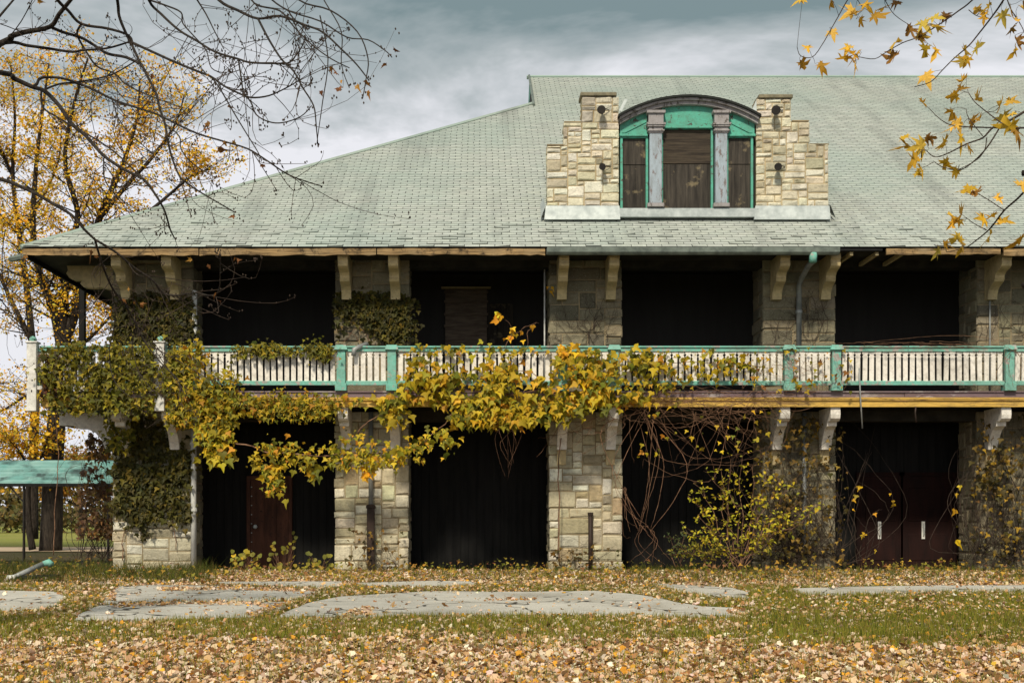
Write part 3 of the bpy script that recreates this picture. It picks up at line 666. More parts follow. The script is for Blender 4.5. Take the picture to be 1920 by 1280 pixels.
# ---------------------------------------------------------------- dormer
YD = .4
DM = MB(); ax0, ax1 = XX(1160, YD), XX(1418, YD)
def dx(px): return XX(px, YD)
def dz(py): return ZZ(py, YD)
dormer = DM.box(ax0, ax1, YD+.12, YD+.5, dz(398), dz(232)).build('dormer', UNDER, BL); dormer['label'] = 'stone dormer with stepped sides and boarded arched window'
for side, (stp, top) in enumerate(((((1025, 272), (1057, 229), (1090, 181)), 1156), (((1554, 271), (1517, 227), (1484, 185)), 1422))):
    inn = 1161 if side == 0 else 1417
    out3 = [(dx(a), dz(b)) for a, b in stp]; xi = dx(inn)
    lohi = lambda a, b: (min(a, b), max(a, b))
    core = MB(); zprev = dz(388)-.15
    for (xo, zo) in out3:
        a, b = lohi(xo, xi); core.box(a+.02, b-.02, YD+.005, YD+.45, zprev, zo-.01); zprev = zo-.01
    cw = core.build('stepped_wall', MORTARD, dormer)
    def inside(x, z, out3=out3, side=side, xi=xi):
        for xo, zo in out3:
            if z < zo: return (x >= xo and x <= xi) if side == 0 else (x <= xo and x >= xi)
        return False
    a, b = lohi(out3[0][0], xi)
    rc = stone_layout(a, b, dz(388), out3[2][1], .054, 3, 8, 2, 5, inside)
    stones(cw, rc, lambda a, d, z: (a, YD-d, z), single=True, proud=.03, pal=DORPAL)
    # outer returns of each step and the top cap
    zlo = dz(388)
    for (xo, zo) in out3:
        sg = -1 if side == 0 else 1
        stones(cw, stone_layout(YD, YD+.43, zlo, zo, .07, 3, 6, 2, 5), lambda a, d, z, xo=xo, sg=sg: (xo+sg*(d-.02), a, z) if sg > 0 else (xo+sg*(d-.02), YD*2+.43-a, z), single=False, proud=.02); zlo = zo
        a, b = lohi(xo, xo+(.42 if side == 0 else -.42)); 
    a, b = lohi(dx(stp[2][0]-(2 if side == 0 else -2)), dx(top)); MB().box(a, b, YD-.05, YD+.5, dz(stp[2][1]), dz(stp[2][1]-7)).build('cap_stone', mat('cap_stone', lambda n: n.col(n.mix(n.noise(n.gcoord(), 6, 6), (.12,.11,.075), (.27,.235,.15)))), cw, bevel=.012)
    # step ledges
    for (xo, zo), xn in zip(out3[:2], (out3[1][0], out3[2][0])):
        a, b = lohi(xo, xn); MB().box(a+.01, b-.004, YD-.01, YD+.46, zo-.012, zo+.018).build('ledge', STONE if False else MORTAR, cw)
    # zinc flashing skirt
    a, b = lohi(dx(stp[0][0]), dx(inn)); z0, z1 = dz(411), dz(387)
    MB().add([(a-.02, YD-.06, z1), (b, YD-.06, z1), (b+.01, YD-.12, z0-.03), (a-.06, YD-.12, z0-.03), (a-.02, YD-.05, z1), (b, YD-.05, z1), (b+.01, YD-.02, z0-.03), (a-.06, YD-.02, z0-.03)], [(0,3,2,1), (4,5,6,7), (0,1,5,4), (3,7,6,2), (1,2,6,5), (0,4,7,3)]).build('flashing', ZINC, dormer)
    xo = dx(stp[0][0]); sg = -1 if side == 0 else 1
    MB().add([(xo+sg*.03, YD-.06, z1), (xo+sg*.14, YD-.10, z0-.01), (xo+sg*.10, YD+1.0, RZ(YD+1.0)+.03), (xo+sg*.03, YD+1.0, RZ(YD+1.0)+.22)], [(0,1,2,3)]).build('side_flashing', ZINC, dormer)
MB().box(dx(1161), dx(1421), YD-.09, YD+.1, dz(405)-.04, dz(392)).build('sill_flashing', ZINC, dormer)
# dormer side cheeks back into the roof
for xa, xb in ((ax0-.25, ax0-.02), (ax1+.02, ax1+.25)):
    MB().prism([(YD+.45, dz(388)-.1), (YD+.45, dz(232)), (4.2, dz(232)), (YD+.45, RZ(YD+.45)-.1)], xa, xb).build('cheek', GREEN, dormer)
# barrel roof and arch
cxm = (ax0+ax1)/2+.02; hs_ = (ax1-ax0)/2; z_sp, z_ap = dz(222), dz(187); rise = z_ap-z_sp; RR = (hs_*hs_+rise*rise)/(2*rise); zc = z_ap-RR
def arc(r, n=20, ext=0):
    a = math.asin(min(1, (hs_+ext)/r)); return [(cxm+r*math.sin(-a+2*a*i/n), zc+r*math.cos(-a+2*a*i/n)) for i in range(n+1)]
def arch_band(ro, ri, y0, y1, name, m, ext=0):
    o = arc(ro, 20, ext); i = arc(ri, 20, ext); return MB().prism(o+i[::-1], y0, y1, 'y').build(name, m, dormer)
arch_band(RR+.05, RR, YD-.22, 5.3, 'barrel_roof', UNDER, .05)
arch_band(RR-.003, RR-.055, YD-.17, YD+.35, 'arch_moulding', LILAC, .01)
arch_band(RR-.058, RR-.135, YD-.10, YD+.35, 'arch_moulding', LILAC, 0)
# tympanum: green panels below the arch
ar = [(x, z) for x, z in arc(RR-.137, 24)]
def under(xa, xb, zlow, y, name, par=dormer):
    pts = [(xa, zlow), (xb, zlow)]; n = 12
    for k in range(n+1):
        x = xb+(xa-xb)*k/n; pts.append((x, zc+math.sqrt(max(.01, (RR-.137)**2-(x-cxm)**2))))
    return MB().prism(pts, y, y+.06, 'y').build(name, GREEN, par)
under(dx(1163), dx(1213), dz(251), YD+.02, 'tympanum'); under(dx(1241), dx(1337), dz(236), YD+.02, 'tympanum'); under(dx(1364), dx(1415), dz(251), YD+.02, 'tympanum')
for a, b, yy in ((1162, 1214, 254), (1240, 1338, 239), (1363, 1416, 254)):
    MB().box(dx(a), dx(b), YD-.05, YD+.05, dz(yy+2), dz(yy)).build('cornice', GREEN, dormer); MB().box(dx(a), dx(b), YD-.02, YD+.05, dz(yy), dz(yy-3)).build('cornice', GREEN, dormer)
# raised slanting trim in the side spandrels
MB().prism([(dx(1166), dz(249)), (dx(1212), dz(226)), (dx(1212), dz(229)), (dx(1172), dz(249))], YD, YD+.019, 'y').build('spandrel_trim', GREEN, dormer)
MB().prism([(dx(1411), dz(249)), (dx(1366), dz(226)), (dx(1366), dz(229)), (dx(1405), dz(249))], YD, YD+.019, 'y').build('spandrel_trim', GREEN, dormer)
def window(a, b, top, split, bot=391):
    fr = MB(); t = 4.2
    fr.box(dx(a-t), dx(a), YD-.0, YD+.10, dz(bot), dz(top)); fr.box(dx(b), dx(b+t), YD-.0, YD+.10, dz(bot), dz(top)); fr.box(dx(a-t), dx(b+t), YD+.005, YD+.10, dz(top)+.001, dz(top-3)); w = fr.build('window', GREEN, dormer)
    MB().box(dx(a)+.004, dx(b)-.004, YD+.045, YD+.075, dz(split)+.006, dz(top)-.004).build('plywood_board', PLYH if b-a > 60 else PLY, w)
    MB().box(dx(a)+.004, dx(b)-.004, YD+.06, YD+.09, dz(bot), dz(split)-.006).build('plywood_board', PLY, w)
window(1167.5, 1211, 259, 308); window(1243, 1333, 242, 306); window(1365.5, 1408, 258, 307)
for a, b in ((1217, 1240), (1340, 1362)):
    x0, x1 = dx(a), dx(b); mb = MB(); mb.box(x0, x1, YD-.11, YD+.05, dz(383), dz(252))
    p = mb.build('pilaster', PALEBLUE, dormer, bevel=.01)
    MB().box(x0-.05, x1+.05, YD-.14, YD+.05, dz(390), dz(383)).build('plinth', LILAC, p, bevel=.008)
    mb = MB(); 
    for e_, ya, yb in ((.02, 252, 249), (.05, 249, 246.5), (.02, 246.5, 241), (.055, 241, 238), (.075, 238, 234), (.03, 234, 216), (.07, 216, 211)): mb.box(x0-e_, x1+e_, YD-.11-e_, YD+.05, dz(ya), dz(yb))
    mb.build('capital', LILAC, p)
# rusty floodlights
for px, py, big in ((1129, 210, 1), (1131, 316, .8), (1454, 211, 1.1), (1458, 316, .9)):
    c = P(px, py, YD-.06); mb = MB(); mb.tube([c+Vector((0,.12,0)), c+Vector((0,-.05,0))], [.03, .03], 6); mb.tube([c+Vector((0,-.04,.0)), c+Vector((-.02,-.13,-.01)), c+Vector((-.04,-.22,-.02))], [.05*big, .085*big, .10*big], 9)
    fl = mb.build('floodlight', BLACKIRON, dormer, smooth=False); MB().tube([c+Vector((.0,-.02,0)), c+Vector((.08,-.04,.06)), c+Vector((.16,.02,.05)), c+Vector((.17,.06,-.02))], .009, 5).build('cable', BLACKIRON, fl)
MB().add([P(1161, 207, YD-.08), P(1166, 209, YD-.08), P(1177, 186, YD-.05), P(1171, 186, YD-.05), P(1161, 207, YD-.06), P(1166, 209, YD-.06), P(1177, 186, YD-.03), P(1171, 186, YD-.03)], [(0,1,2,3),(7,6,5,4),(0,4,5,1),(1,5,6,2),(2,6,7,3),(3,7,4,0)]).build('torn_flashing', ZINC, dormer)
MB().add([P(1408, 210, YD-.1), P(1419, 212, YD-.1), P(1418, 188, YD-.06), P(1408, 210, YD-.08), P(1419, 212, YD-.08), P(1418, 188, YD-.04)], [(0,1,2),(5,4,3),(0,3,4,1),(1,4,5,2),(2,5,3,0)]).build('torn_flashing', ZINC, dormer)

# ================================================================== CANOPY, DEBRIS
cn = empty('canopy', 'teal corrugated steel canopy on thin posts beside the building', 'canopy', loc=(-12, 3.5, 0))
V = []; y0, y1 = 3.3, 4.6; z0, z1 = ZZ(905, y0), ZZ(862, y1); n = 20; xa, xb = -19.0, XL-.04
def inv(v): return tuple(Vector(v)-Vector((-12, 3.5, 0)))
for i in range(6):                                    # lapped steel sheets, each with a turned lower edge
    t0, t1 = i/6, (i+1)/6-.012; o = U(-.006, .006)
    pa = (y0+(y1-y0)*t0-3.5, z0+(z1-z0)*t0+.035+o); pb = (y0+(y1-y0)*t1-3.5, z0+(z1-z0)*t1+o)
    MB().prism([pa, pb, (pb[0], pb[1]-.012), (pa[0]+.02, pa[1]-.045), (pa[0], pa[1]-.045)], xa+12, xb+12).build('roof_sheet', CANOPY, cn)
MB().prism([(y0-3.48, z0-.03), (y1-3.5, z1-.03), (y1-3.5, z1-.06), (y0-3.48, z0-.06)], xa+12, xb+12).build('decking', DARK, cn)
MB().box(xa+12, xb+12, y0-3.56, y0-3.47, z0-.09, z0-.02).build('front_beam', DARK, cn)
MB().box(xa+12, xb+12, y1-3.5-.1, y1-3.5, z1-.14, z1-.05).build('rear_beam', DARK, cn)
for px in (45, 203):
    x = XX(px, 3.35)+12; o = MB().tube([(x, -.15, -.03), (x, -.15, z0-.03)], .035, 6).build('post', BLACKIRON, cn)
    MB().tube([(x, -.15, z0-.5), (x-.4, -.15, z0-.04)], .022, 5).build('brace', BLACKIRON, o)
x = -17+12; MB().tube([(x, -.15, -.03), (x, -.15, z0-.03)], .035, 6).build('post', BLACKIRON, cn)
db = empty('broken_downspout', 'broken pale downspout with a teal end lying in the weeds', 'pipe')
a, b = G(25, 1089), G(72, 1085); b2 = Vector((b.x+.1, b.y, .28))
MB().tube([a+Vector((0,0,.07)), b2], .055, 8).build('pipe', GREYPIPE, db, smooth=True)
MB().tube([b2, b2+Vector((.10, .02, .03)), b2+Vector((.17, 0, -.02))], [.06, .075, .07], 8).build('teal_end', TEAL, db, smooth=True)
MB().tube([a+Vector((-.12,0,.06)), a+Vector((.05,0,.075))], .06, 8).build('white_end', WHITEPIPE, db, smooth=True)
c0, c1 = G(28, 1090), G(105, 1088); bo = MB().add([(c0.x, c0.y, -.03), (c1.x, c1.y, -.03), (c1.x, c1.y+.25, .02), (c0.x, c0.y+.25, .02), (c0.x, c0.y, .04), (c1.x, c1.y, .06), (c1.x, c1.y+.25, .09), (c0.x, c0.y+.25, .07)], [(0,3,2,1),(4,5,6,7),(0,1,5,4),(1,2,6,5),(2,3,7,6),(3,0,4,7)]).build('board', DARK)
tag(bo, 'dark flat board lying under the broken downspout', 'board')

exec_plants = True
# ================================================================== PLANTS
def in_poly(x, y, poly):
    c = False; n = len(poly); j = n-1
    for i in range(n):
        xi, yi = poly[i]; xj, yj = poly[j]
        if (yi > y) != (yj > y) and x < (xj-xi)*(y-yi)/(yj-yi)+xi: c = not c
        j = i
    return c
def sample_poly(poly, n, clump=0, edge=0):
    x0, x1 = min(p[0] for p in poly), max(p[0] for p in poly); y0, y1 = min(p[1] for p in poly), max(p[1] for p in poly); out = []
    cl = [(random.uniform(x0, x1), random.uniform(y0, y1), random.uniform(10, 26)) for _ in range(clump)]
    k = 0
    while len(out) < n and k < n*60:
        k += 1
        if clump and random.random() < .6:
            c = random.choice(cl); x, y = random.gauss(c[0], c[2]), random.gauss(c[1], c[2]*.6)
        else: x, y = random.uniform(x0, x1), random.uniform(y0, y1)
        if 289 < x < 313 and (636 < y < 682 or 742 < y < 775): continue
        if in_poly(x+random.gauss(0, edge) if edge else x, y+random.gauss(0, edge) if edge else y, poly): out.append((x, y))
    return out
def vine_leaves(pts, Y, thick, size, pal, droop=.5, tmpl=IVY, szj=.38):
    n = len(pts); pos = np.array([P(x, y, Y-random.random()*thick) for x, y in pts])
    nr = np.stack([rng.normal(0, .6, n), -np.ones(n), rng.normal(droop, .6, n)], 1)
    spin = math.pi+rng.normal(0, .55, n); sz = size*np.clip(1+szj*rng.standard_normal(n), .35, 2.0)
    return pos, nr, spin, sz, pick(pal, n)
def wander(a, b, n=10, amp=.08, sag=0):
    a, b = Vector(a), Vector(b); pts = []; off = Vector((0,0,0))
    for i in range(n+1):
        t = i/n; off = off*.75+Vector((random.gauss(0, amp), random.gauss(0, amp*.5), random.gauss(0, amp))); w_ = math.sin(math.pi*t)
        pts.append(a.lerp(b, t)+off*w_+Vector((0, 0, -sag*w_)))
    return pts
def creeper(label, patches, stems=(), name='climbing_vine', group=None, singles=0):
    """patches: (polygon px, Y, thickness, count, size, palette, clumps, template); stems: (px points, Y, radius)"""
    root = empty(name, label, 'vine', group)
    mb = MB()
    for st in stems:
        pts, Y, r = st; w = [P(x, y, Y-.02-random.random()*.08) for x, y in pts]; sm = []
        for a, b in zip(w[:-1], w[1:]): sm += wander(a, b, 5, .025)[:-1]
        sm.append(w[-1]); k = len(sm); mb.tube(sm, [r*(1-.55*i/k) for i in range(k)], 5)
    if mb.v: mb.build('stem', VSTEM, root, smooth=True)
    ALL = [[], [], [], [], []]; tm = None
    for poly, Y, th, cnt, size, pal, clump, tmpl in patches:
        pts = sample_poly(poly, cnt, clump, 13 if size < .13 else 10); L = vine_leaves(pts, Y, th, size, pal, .55, tmpl); tm = tmpl
        for A, B in zip(ALL, L): A.append(B)
    pos, nr, sp, sz, cl = [np.concatenate(a) for a in ALL]
    idx = np.argsort(pos[:, 1])                     # outermost leaves first
    own, rest = idx[:singles], idx[singles:]
    if singles:
        var = []
        for v in range(14):
            me = leaves('leaf', np.zeros((1, 3)), np.array([[0, 0, 1.]]), np.zeros(1), np.ones(1), pick(LIME, 1), tm); me.materials.append(LEAF); var.append(me)
        X, Yv, Zv = frames(nr[own], sp[own])
        for k, i in enumerate(own):
            o = bpy.data.objects.new('leaf', random.choice(var)); link(o, root); s_ = sz[i]
            M = Matrix(((X[k][0]*s_, Yv[k][0]*s_, Zv[k][0]*s_, pos[i][0]), (X[k][1]*s_, Yv[k][1]*s_, Zv[k][1]*s_, pos[i][1]), (X[k][2]*s_, Yv[k][2]*s_, Zv[k][2]*s_, pos[i][2]), (0, 0, 0, 1)))
            o.matrix_local = M
    if len(rest): obj('foliage', leaves('foliage', pos[rest], nr[rest], sp[rest], sz[rest], cl[rest], tm), LEAF, root, 'stuff')
    return root
# --- ivy on the corner pier
creeper('olive green ivy carpet on the upper corner pier above the railing', [
    ([(212,560),(225,548),(300,552),(362,570),(366,650),(210,650)], -.05, .14, 2300, .095, OLIVE, 14, IVY)], name='ivy')
creeper('dark green ivy covering the lower corner pier down to pale stones', [
    ([(212,800),(300,790),(356,830),(358,970),(345,985),(320,960),(262,980),(255,1000),(240,965),(212,960)], -.05, .16, 3000, .095, OLIVE, 20, IVY),
    ([(262,965),(275,965),(268,1012),(262,1005)], -.05, .06, 50, .08, OLIVE, 0, IVY)], [([(230,1050),(232,1000),(250,960)], -.02, .012), ([(330,1030),(325,990),(330,960)], -.02, .01)], name='ivy')
creeper('dark ivy patch between the eave brackets of the second pier', [
    ([(624,552),(650,545),(768,545),(768,640),(742,655),(712,650),(715,620),(690,588),(650,590),(628,612)], -.04, .16, 1900, .085, OLIVE, 10, IVY)],
    [([(700,655),(680,620),(650,600)], -.03, .009), ([(715,655),(700,610),(670,585)], -.03, .009), ([(690,650),(660,625),(630,618)], -.03, .008), ([(730,655),(722,630),(705,600),(695,580)], -.03, .01), ([(680,600),(655,630),(640,650)], -.03, .007)], name='ivy')
# --- thick creeper over the left end of the balcony
creeper('thick yellow-green creeper burying the left end of the balcony', [
    ([(80,660),(150,645),(210,650),(290,645),(300,690),(330,640),(350,690),(345,775),(150,772),(90,768),(72,720)], YF-.10, .30, 2700, .085, MOSSY, 40, IVY),
    ([(75,662),(115,655),(120,740),(80,745)], YF-.08, .15, 220, .08, [((.16,.055,.02),3),((.09,.05,.02),2),((.24,.12,.03),1)], 0, IVY),
    ([(330,640),(362,640),(372,720),(430,705),(455,750),(420,800),(380,770),(320,800),(306,760)], YF-.10, .28, 1500, .088, LIME, 16, IVY),
    ([(430,648),(630,646),(630,662),(560,668),(430,668)], YF-.08, .14, 560, .075, MOSSY, 8, IVY),
    ([(440,738),(650,735),(645,768),(600,792),(560,775),(470,785)], YF-.06, .16, 950, .075, LIME, 10, IVY),
    ([(195,775),(225,775),(250,830),(228,845),(205,800)], -.4, .2, 160, .10, MOSSY, 3, IVY)],
    [([(100,1040),(108,900),(104,780),(100,660)], YF+.3, .012), ([(205,640),(212,700),(240,770)], YF-.1, .012)])
# --- big-leaved vine on the middle of the railing, 300 leaves of its own
BIG = [([(780,650),(835,650),(840,690),(930,680),(1040,690),(1050,640),(1110,645),(1120,690),(1165,650),(1235,670),(1240,735),(1180,760),(1060,785),(1000,800),(930,795),(850,792),(840,760),(790,745),(745,735),(765,690)], YF-.10, .34, 1250, .13, LIME, 34, IVY),
       ([(850,745),(1060,745),(1060,770),(1010,800),(930,800),(860,795)], YF-.18, .22, 420, .135, LIME, 8, IVY),
       ([(720,745),(765,738),(770,770),(740,792),(705,785)], YF-.10, .22, 120, .13, LIME, 2, IVY),
       ([(1040,640),(1110,650),(1130,720),(1120,760),(1060,740)], YF-.16, .2, 150, .135, GOLD, 4, IVY),
       ([(1165,655),(1330,662),(1430,675),(1440,700),(1340,708),(1300,725),(1240,730),(1180,700)], YF-.10, .2, 300, .105, LIME, 12, IVY),
       ([(640,742),(1240,738),(1300,745),(1300,760),(1200,762),(640,764)], YF-.08, .12, 170, .105, LIME, 14, IVY),
       ([(760,648),(1050,652),(1050,664),(760,664)], YF-.09, .1, 70, .10, LIME, 6, IVY),
       ([(1430,650),(1600,650),(1600,735),(1430,740)], YF-.1, .1, 40, .08, LIME, 4, IVY)]
creeper('big yellow-green vine spilling over the middle of the balcony railing', BIG,
        [([(1060,780),(1040,740),(1000,700),(940,690)], YF-.1, .014), ([(1050,1060),(1046,900),(1055,800),(1075,700)], -.3, .016), ([(780,700),(860,730),(960,740),(1060,720),(1180,690),(1320,680),(1440,690)], YF-.1, .012)], singles=300)
# --- hanging garland
creeper('drooping garland of vine leaves hanging across the second pier', [
    ([(365,790),(430,790),(440,830),(425,870),(395,860),(370,830)], YF-.1, .25, 210, .12, LIME, 5, IVY),
    ([(478,845),(540,838),(600,850),(640,836),(648,812),(680,806),(690,840),(750,846),(790,835),(840,800),(850,820),(790,850),(760,870),(700,880),(640,878),(560,868),(485,880)], YF-.1, .22, 640, .10, LIME, 18, IVY),
    ([(495,870),(535,870),(530,905),(522,932),(506,930),(500,900)], YF-.1, .16, 90, .11, LIME, 3, IVY),
    ([(575,870),(600,870),(602,898),(590,895)], YF-.1, .1, 16, .13, LIME, 0, IVY), ([(680,875),(705,872),(700,895),(690,893)], YF-.1, .1, 16, .13, GOLD, 0, IVY),
    ([(700,775),(740,770),(760,800),(730,805)], YF-.1, .1, 22, .14, LIME, 0, IVY)],
    [([(330,745),(370,790),(430,828),(500,848),(600,855),(700,850),(780,842),(835,795),(850,770)], YF-.12, .02), ([(670,812),(700,785),(740,760)], YF-.1, .014), ([(515,850),(516,890),(514,915)], YF-.14, .008)])
# --- tall shoot with pale leaves above the rail
creeper('thin vine shoot with pale yellow leaves above the railing', [([(934,588),(950,588),(952,604),(936,604)], YF-.05, .05, 4, .16, GOLD, 0, IVY), ([(925,625),(960,600),(1010,608),(960,645)], YF-.05, .1, 12, .10, GOLD, 0, IVY), ([(1024,535),(1034,535),(1034,552),(1024,552)], -.3, .05, 4, .10, GOLD, 0, IVY)],
        [([(940,660),(960,625),(985,612),(1010,606)], YF-.06, .007), ([(960,625),(948,600)], YF-.06, .005), ([(985,660),(988,625),(1005,605)], YF-.06, .006)])

def smooth_path(pts, n=4):
    out = []
    for i in range(len(pts)-1):
        p0 = pts[max(i-1, 0)]; p1 = pts[i]; p2 = pts[i+1]; p3 = pts[min(i+2, len(pts)-1)]
        for k in range(n):
            t = k/n; out.append(.5*((2*p1)+(p2-p0)*t+(2*p0-5*p1+4*p2-p3)*t*t+(3*p1-p0-3*p2+p3)*t**3))
    out.append(pts[-1]); return out
# --- bare stems: curved tubes in one mesh per plant
def tangle(mb, n, start, end, Y, amp, r, steps=12, sag=.1, bow=.25):
    for _ in range(n):
        a = P(*start(), Y-random.random()*.25); b = P(*end(), Y-random.random()*.35+.05); bw = Vector((random.gauss(0, bow), 0, random.gauss(0, bow)))*(b-a).length; c_ = smooth_path([a, a.lerp(b, .33)+bw*.8, a.lerp(b, .7)+bw*.5, b], 5); pts = [p+Vector((random.gauss(0, amp*.12), random.gauss(0, amp*.1), random.gauss(0, amp*.12))) for p in c_]; pts[0] = a; k = len(pts); r0 = r*random.uniform(.45, 1.0)
        mb.tube(pts, [r0*(1-.6*i/k) for i in range(k)], 4)

bare = empty('bare_vine', 'tangle of bare reddish vine stems hanging below the balcony', 'vine'); mb = MB()
tangle(mb, 66, lambda: (U(1165, 1460), U(750, 772)), lambda: (U(1160, 1480), U(770, 900)), YF-.05, .10, .0065)
tangle(mb, 9, lambda: (U(1195, 1225), U(765, 790)), lambda: (U(1195, 1222), U(960, 1010)), YF+.15, .06, .011, 16)
tangle(mb, 6, lambda: (U(1195, 1215), 985), lambda: (U(1170, 1260), U(1050, 1062)), -.4, .08, .010)
tangle(mb, 5, lambda: (U(1165, 1175), U(905, 930)), lambda: (U(1180, 1215), U(980, 1010)), -.4, .05, .010)
tangle(mb, 26, lambda: (U(1170, 1580), U(735, 765)), lambda: (U(1170, 1580), U(735, 765)), YF-.06, .05, .006, sag=.0, bow=.04)
tangle(mb, 18, lambda: (U(1040, 1170), U(770, 790)), lambda: (U(1000, 1180), U(800, 860)), YF+.1, .07, .007)
tangle(mb, 8, lambda: (U(950, 970), U(780, 800)), lambda: (U(945, 965), U(850, 905)), YF-.1, .03, .005, 8)
mb.build('stems', VSTEM, bare, smooth=True, kind='stuff')
pts = sample_poly([(1170,770),(1470,770),(1440,840),(1180,860)], 46); obj('foliage', leaves('foliage', *vine_leaves(pts, YF-.05, .3, .085, LIME), IVY), LEAF, bare, 'stuff')
bare2 = empty('bare_vine', 'dry vine twigs woven through the railing at the fourth pier', 'vine'); mb = MB()
tangle(mb, 34, lambda: (U(1395, 1600), U(650, 740)), lambda: (U(1395, 1600), U(645, 745)), YF-.12, .06, .006, sag=0)
tangle(mb, 16, lambda: (U(1560, 1900), U(640, 652)), lambda: (U(1560, 1900), U(640, 654)), YF-.05, .05, .006, sag=0, bow=.02)
tangle(mb, 12, lambda: (U(1590, 1920), U(738, 760)), lambda: (U(1590, 1920), U(736, 760)), YF-.06, .04, .006, sag=0, bow=.03)
tangle(mb, 10, lambda: (U(1880, 1905), U(650, 660)), lambda: (U(1880, 1915), U(700, 735)), YF-.15, .04, .005, sag=0)
mb.build('stems', VSTEM, bare2, smooth=True, kind='stuff')
pts = sample_poly([(1400,655),(1470,655),(1590,660),(1590,720),(1400,735)], 40); obj('foliage', leaves('foliage', *vine_leaves(pts, YF-.12, .15, .07, [((.30,.13,.03),2),((.45,.25,.04),2),((.2,.1,.03),2)]), IVY), LEAF, bare2, 'stuff')
def wall_vine(label, box, n, r=.006, Y=-.045):
    o = empty('bare_vine', label, 'vine'); mb = MB()
    def grow(x, y, ang, rr, left, lev):
        pts = [P(x, y, Y-random.random()*.02)]
        while left > 0:
            ang += random.gauss(0, .28); ang = max(-1.5, min(1.5, ang*.97)); x += math.sin(ang)*6; y -= math.cos(ang)*6; left -= 6
            if not (box[0] < x < box[1]) or y < box[2]: break
            pts.append(P(x, y, Y-random.random()*.02))
            if lev < 2 and random.random() < .22: grow(x, y, ang+random.choice((-1, 1))*U(.5, 1.1), rr*.7, left*.6, lev+1)
        if len(pts) > 2: k = len(pts); mb.tube(pts, [rr*(1-.6*i/k) for i in range(k)], 4, False)
    for _ in range(n): grow(U(box[0], box[1]), box[3]-U(0, 25), random.gauss(0, .4), r*U(.6, 1.2), (box[3]-box[2])*U(.5, 1.2), 0)
    mb.build('stems', TWIG, o, kind='stuff'); return o
wall_vine('bare brown vine tracery on the upper third pier', (1034, 1160, 545, 648), 16)
wall_vine('bare brown vine tracery behind the bent downspout', (1433, 1560, 540, 648), 18)
wall_vine('sparse bare vine on the upper wall at the thin pipe', (1834, 1930, 560, 648), 10)
# --- dead, half-leafed vines on the right-hand lower piers
for lab, x0, x1, n, cnt in (('dense brown vine with rusty leaves smothering the fourth lower pier', 1418, 1584, 140, 600), ('brown vine and yellow leaves climbing beyond the dark red doors', 1820, 1945, 110, 480)):
    o = empty('climbing_vine', lab, 'vine'); mb = MB()
    tangle(mb, n, lambda: (U(x0, x1), U(1030, 1066)), lambda: (U(x0, x1), U(775, 980)), -.05, .10, .009, 14, 0)
    mb.build('stems', TWIG, o, smooth=True, kind='stuff')
    pts = sample_poly([(x0, 780), (x1, 775), (x1+6, 900), (x1, 1055), (x0, 1050)], cnt, 16); obj('foliage', leaves('foliage', *vine_leaves(pts, -.1, .5, .085, [((.17,.11,.025),4),((.30,.19,.025),2.5),((.075,.06,.015),5),((.50,.30,.03),1)]), IVY), LEAF, o, 'stuff')
o = empty('climbing_vine', 'thin bare climber with a few orange leaves beside the dark red doors', 'vine'); mb = MB()
tangle(mb, 10, lambda: (U(1580, 1625), U(1050, 1062)), lambda: (U(1585, 1660), U(780, 960)), .3, .08, .010, 14, 0)
tangle(mb, 5, lambda: (U(1800, 1815), U(1045, 1060)), lambda: (U(1795, 1822), U(770, 900)), .3, .06, .010, 14, 0)
mb.build('stems', TWIG, o, smooth=True, kind='stuff')
pp = [(1608,911),(1614,912),(1605,928),(1599,936),(1598,955),(1640,962),(1618,1003),(1622,1000),(1640,1030),(1674,938),(1670,925),(1676,944),(1800,910),(1792,925),(1790,955),(1797,985),(1792,1016)]
obj('foliage', leaves('foliage', *vine_leaves(pp, .25, .3, .12, GOLD), IVY), LEAF, o, 'stuff')

# --- generic shrub
def shrub(name, label, base, tips, pal, nleaf, size, spread, stemr=.012, tmpl=OVAL, mstem=VSTEM, cat='shrub', gold=None):
    root = empty(name, label, cat, loc=base); mb = MB(); lp = []
    for t in tips:
        t = Vector(t)-Vector(base); pts = wander((random.gauss(0, .06), random.gauss(0, .05), -.04), t, 9, .06, -.15); k = len(pts); mb.tube(pts, [stemr*(1-.75*i/k) for i in range(k)], 5)
        for i in range(3, k):
            for _ in range(2):
                d = Vector((random.gauss(0, 1), random.gauss(0, .8), random.gauss(.25, .6))).normalized()*U(.12, spread*1.6); e_ = pts[i]+d; mb.tube([pts[i], pts[i]+d*.5+Vector((0,0,.02)), e_], [stemr*.35, stemr*.25, stemr*.12], 3, False); lp.append((pts[i], e_))
    mb.build('stems', mstem, root, smooth=True)
    n = nleaf; sel = [random.choice(lp) for _ in range(n)]; pos = np.array([a.lerp(b, U(.25, 1.05))+Vector((random.gauss(0, spread*.14), random.gauss(0, spread*.14), random.gauss(0, spread*.12))) for a, b in sel])
    nr = np.stack([rng.normal(0, .6, n), rng.normal(-.5, .5, n), np.abs(rng.normal(.7, .4, n))], 1)
    obj('foliage', leaves('foliage', pos, nr, rng.uniform(0, 6.28, n), size*np.clip(1+.3*rng.standard_normal(n), .4, 1.8), pick(pal, n), tmpl), LEAF, root, 'stuff'); return root
YEL = [((.55,.44,.02),5),((.40,.38,.025),4),((.66,.48,.03),2),((.26,.27,.02),2)]
Yb = -.75
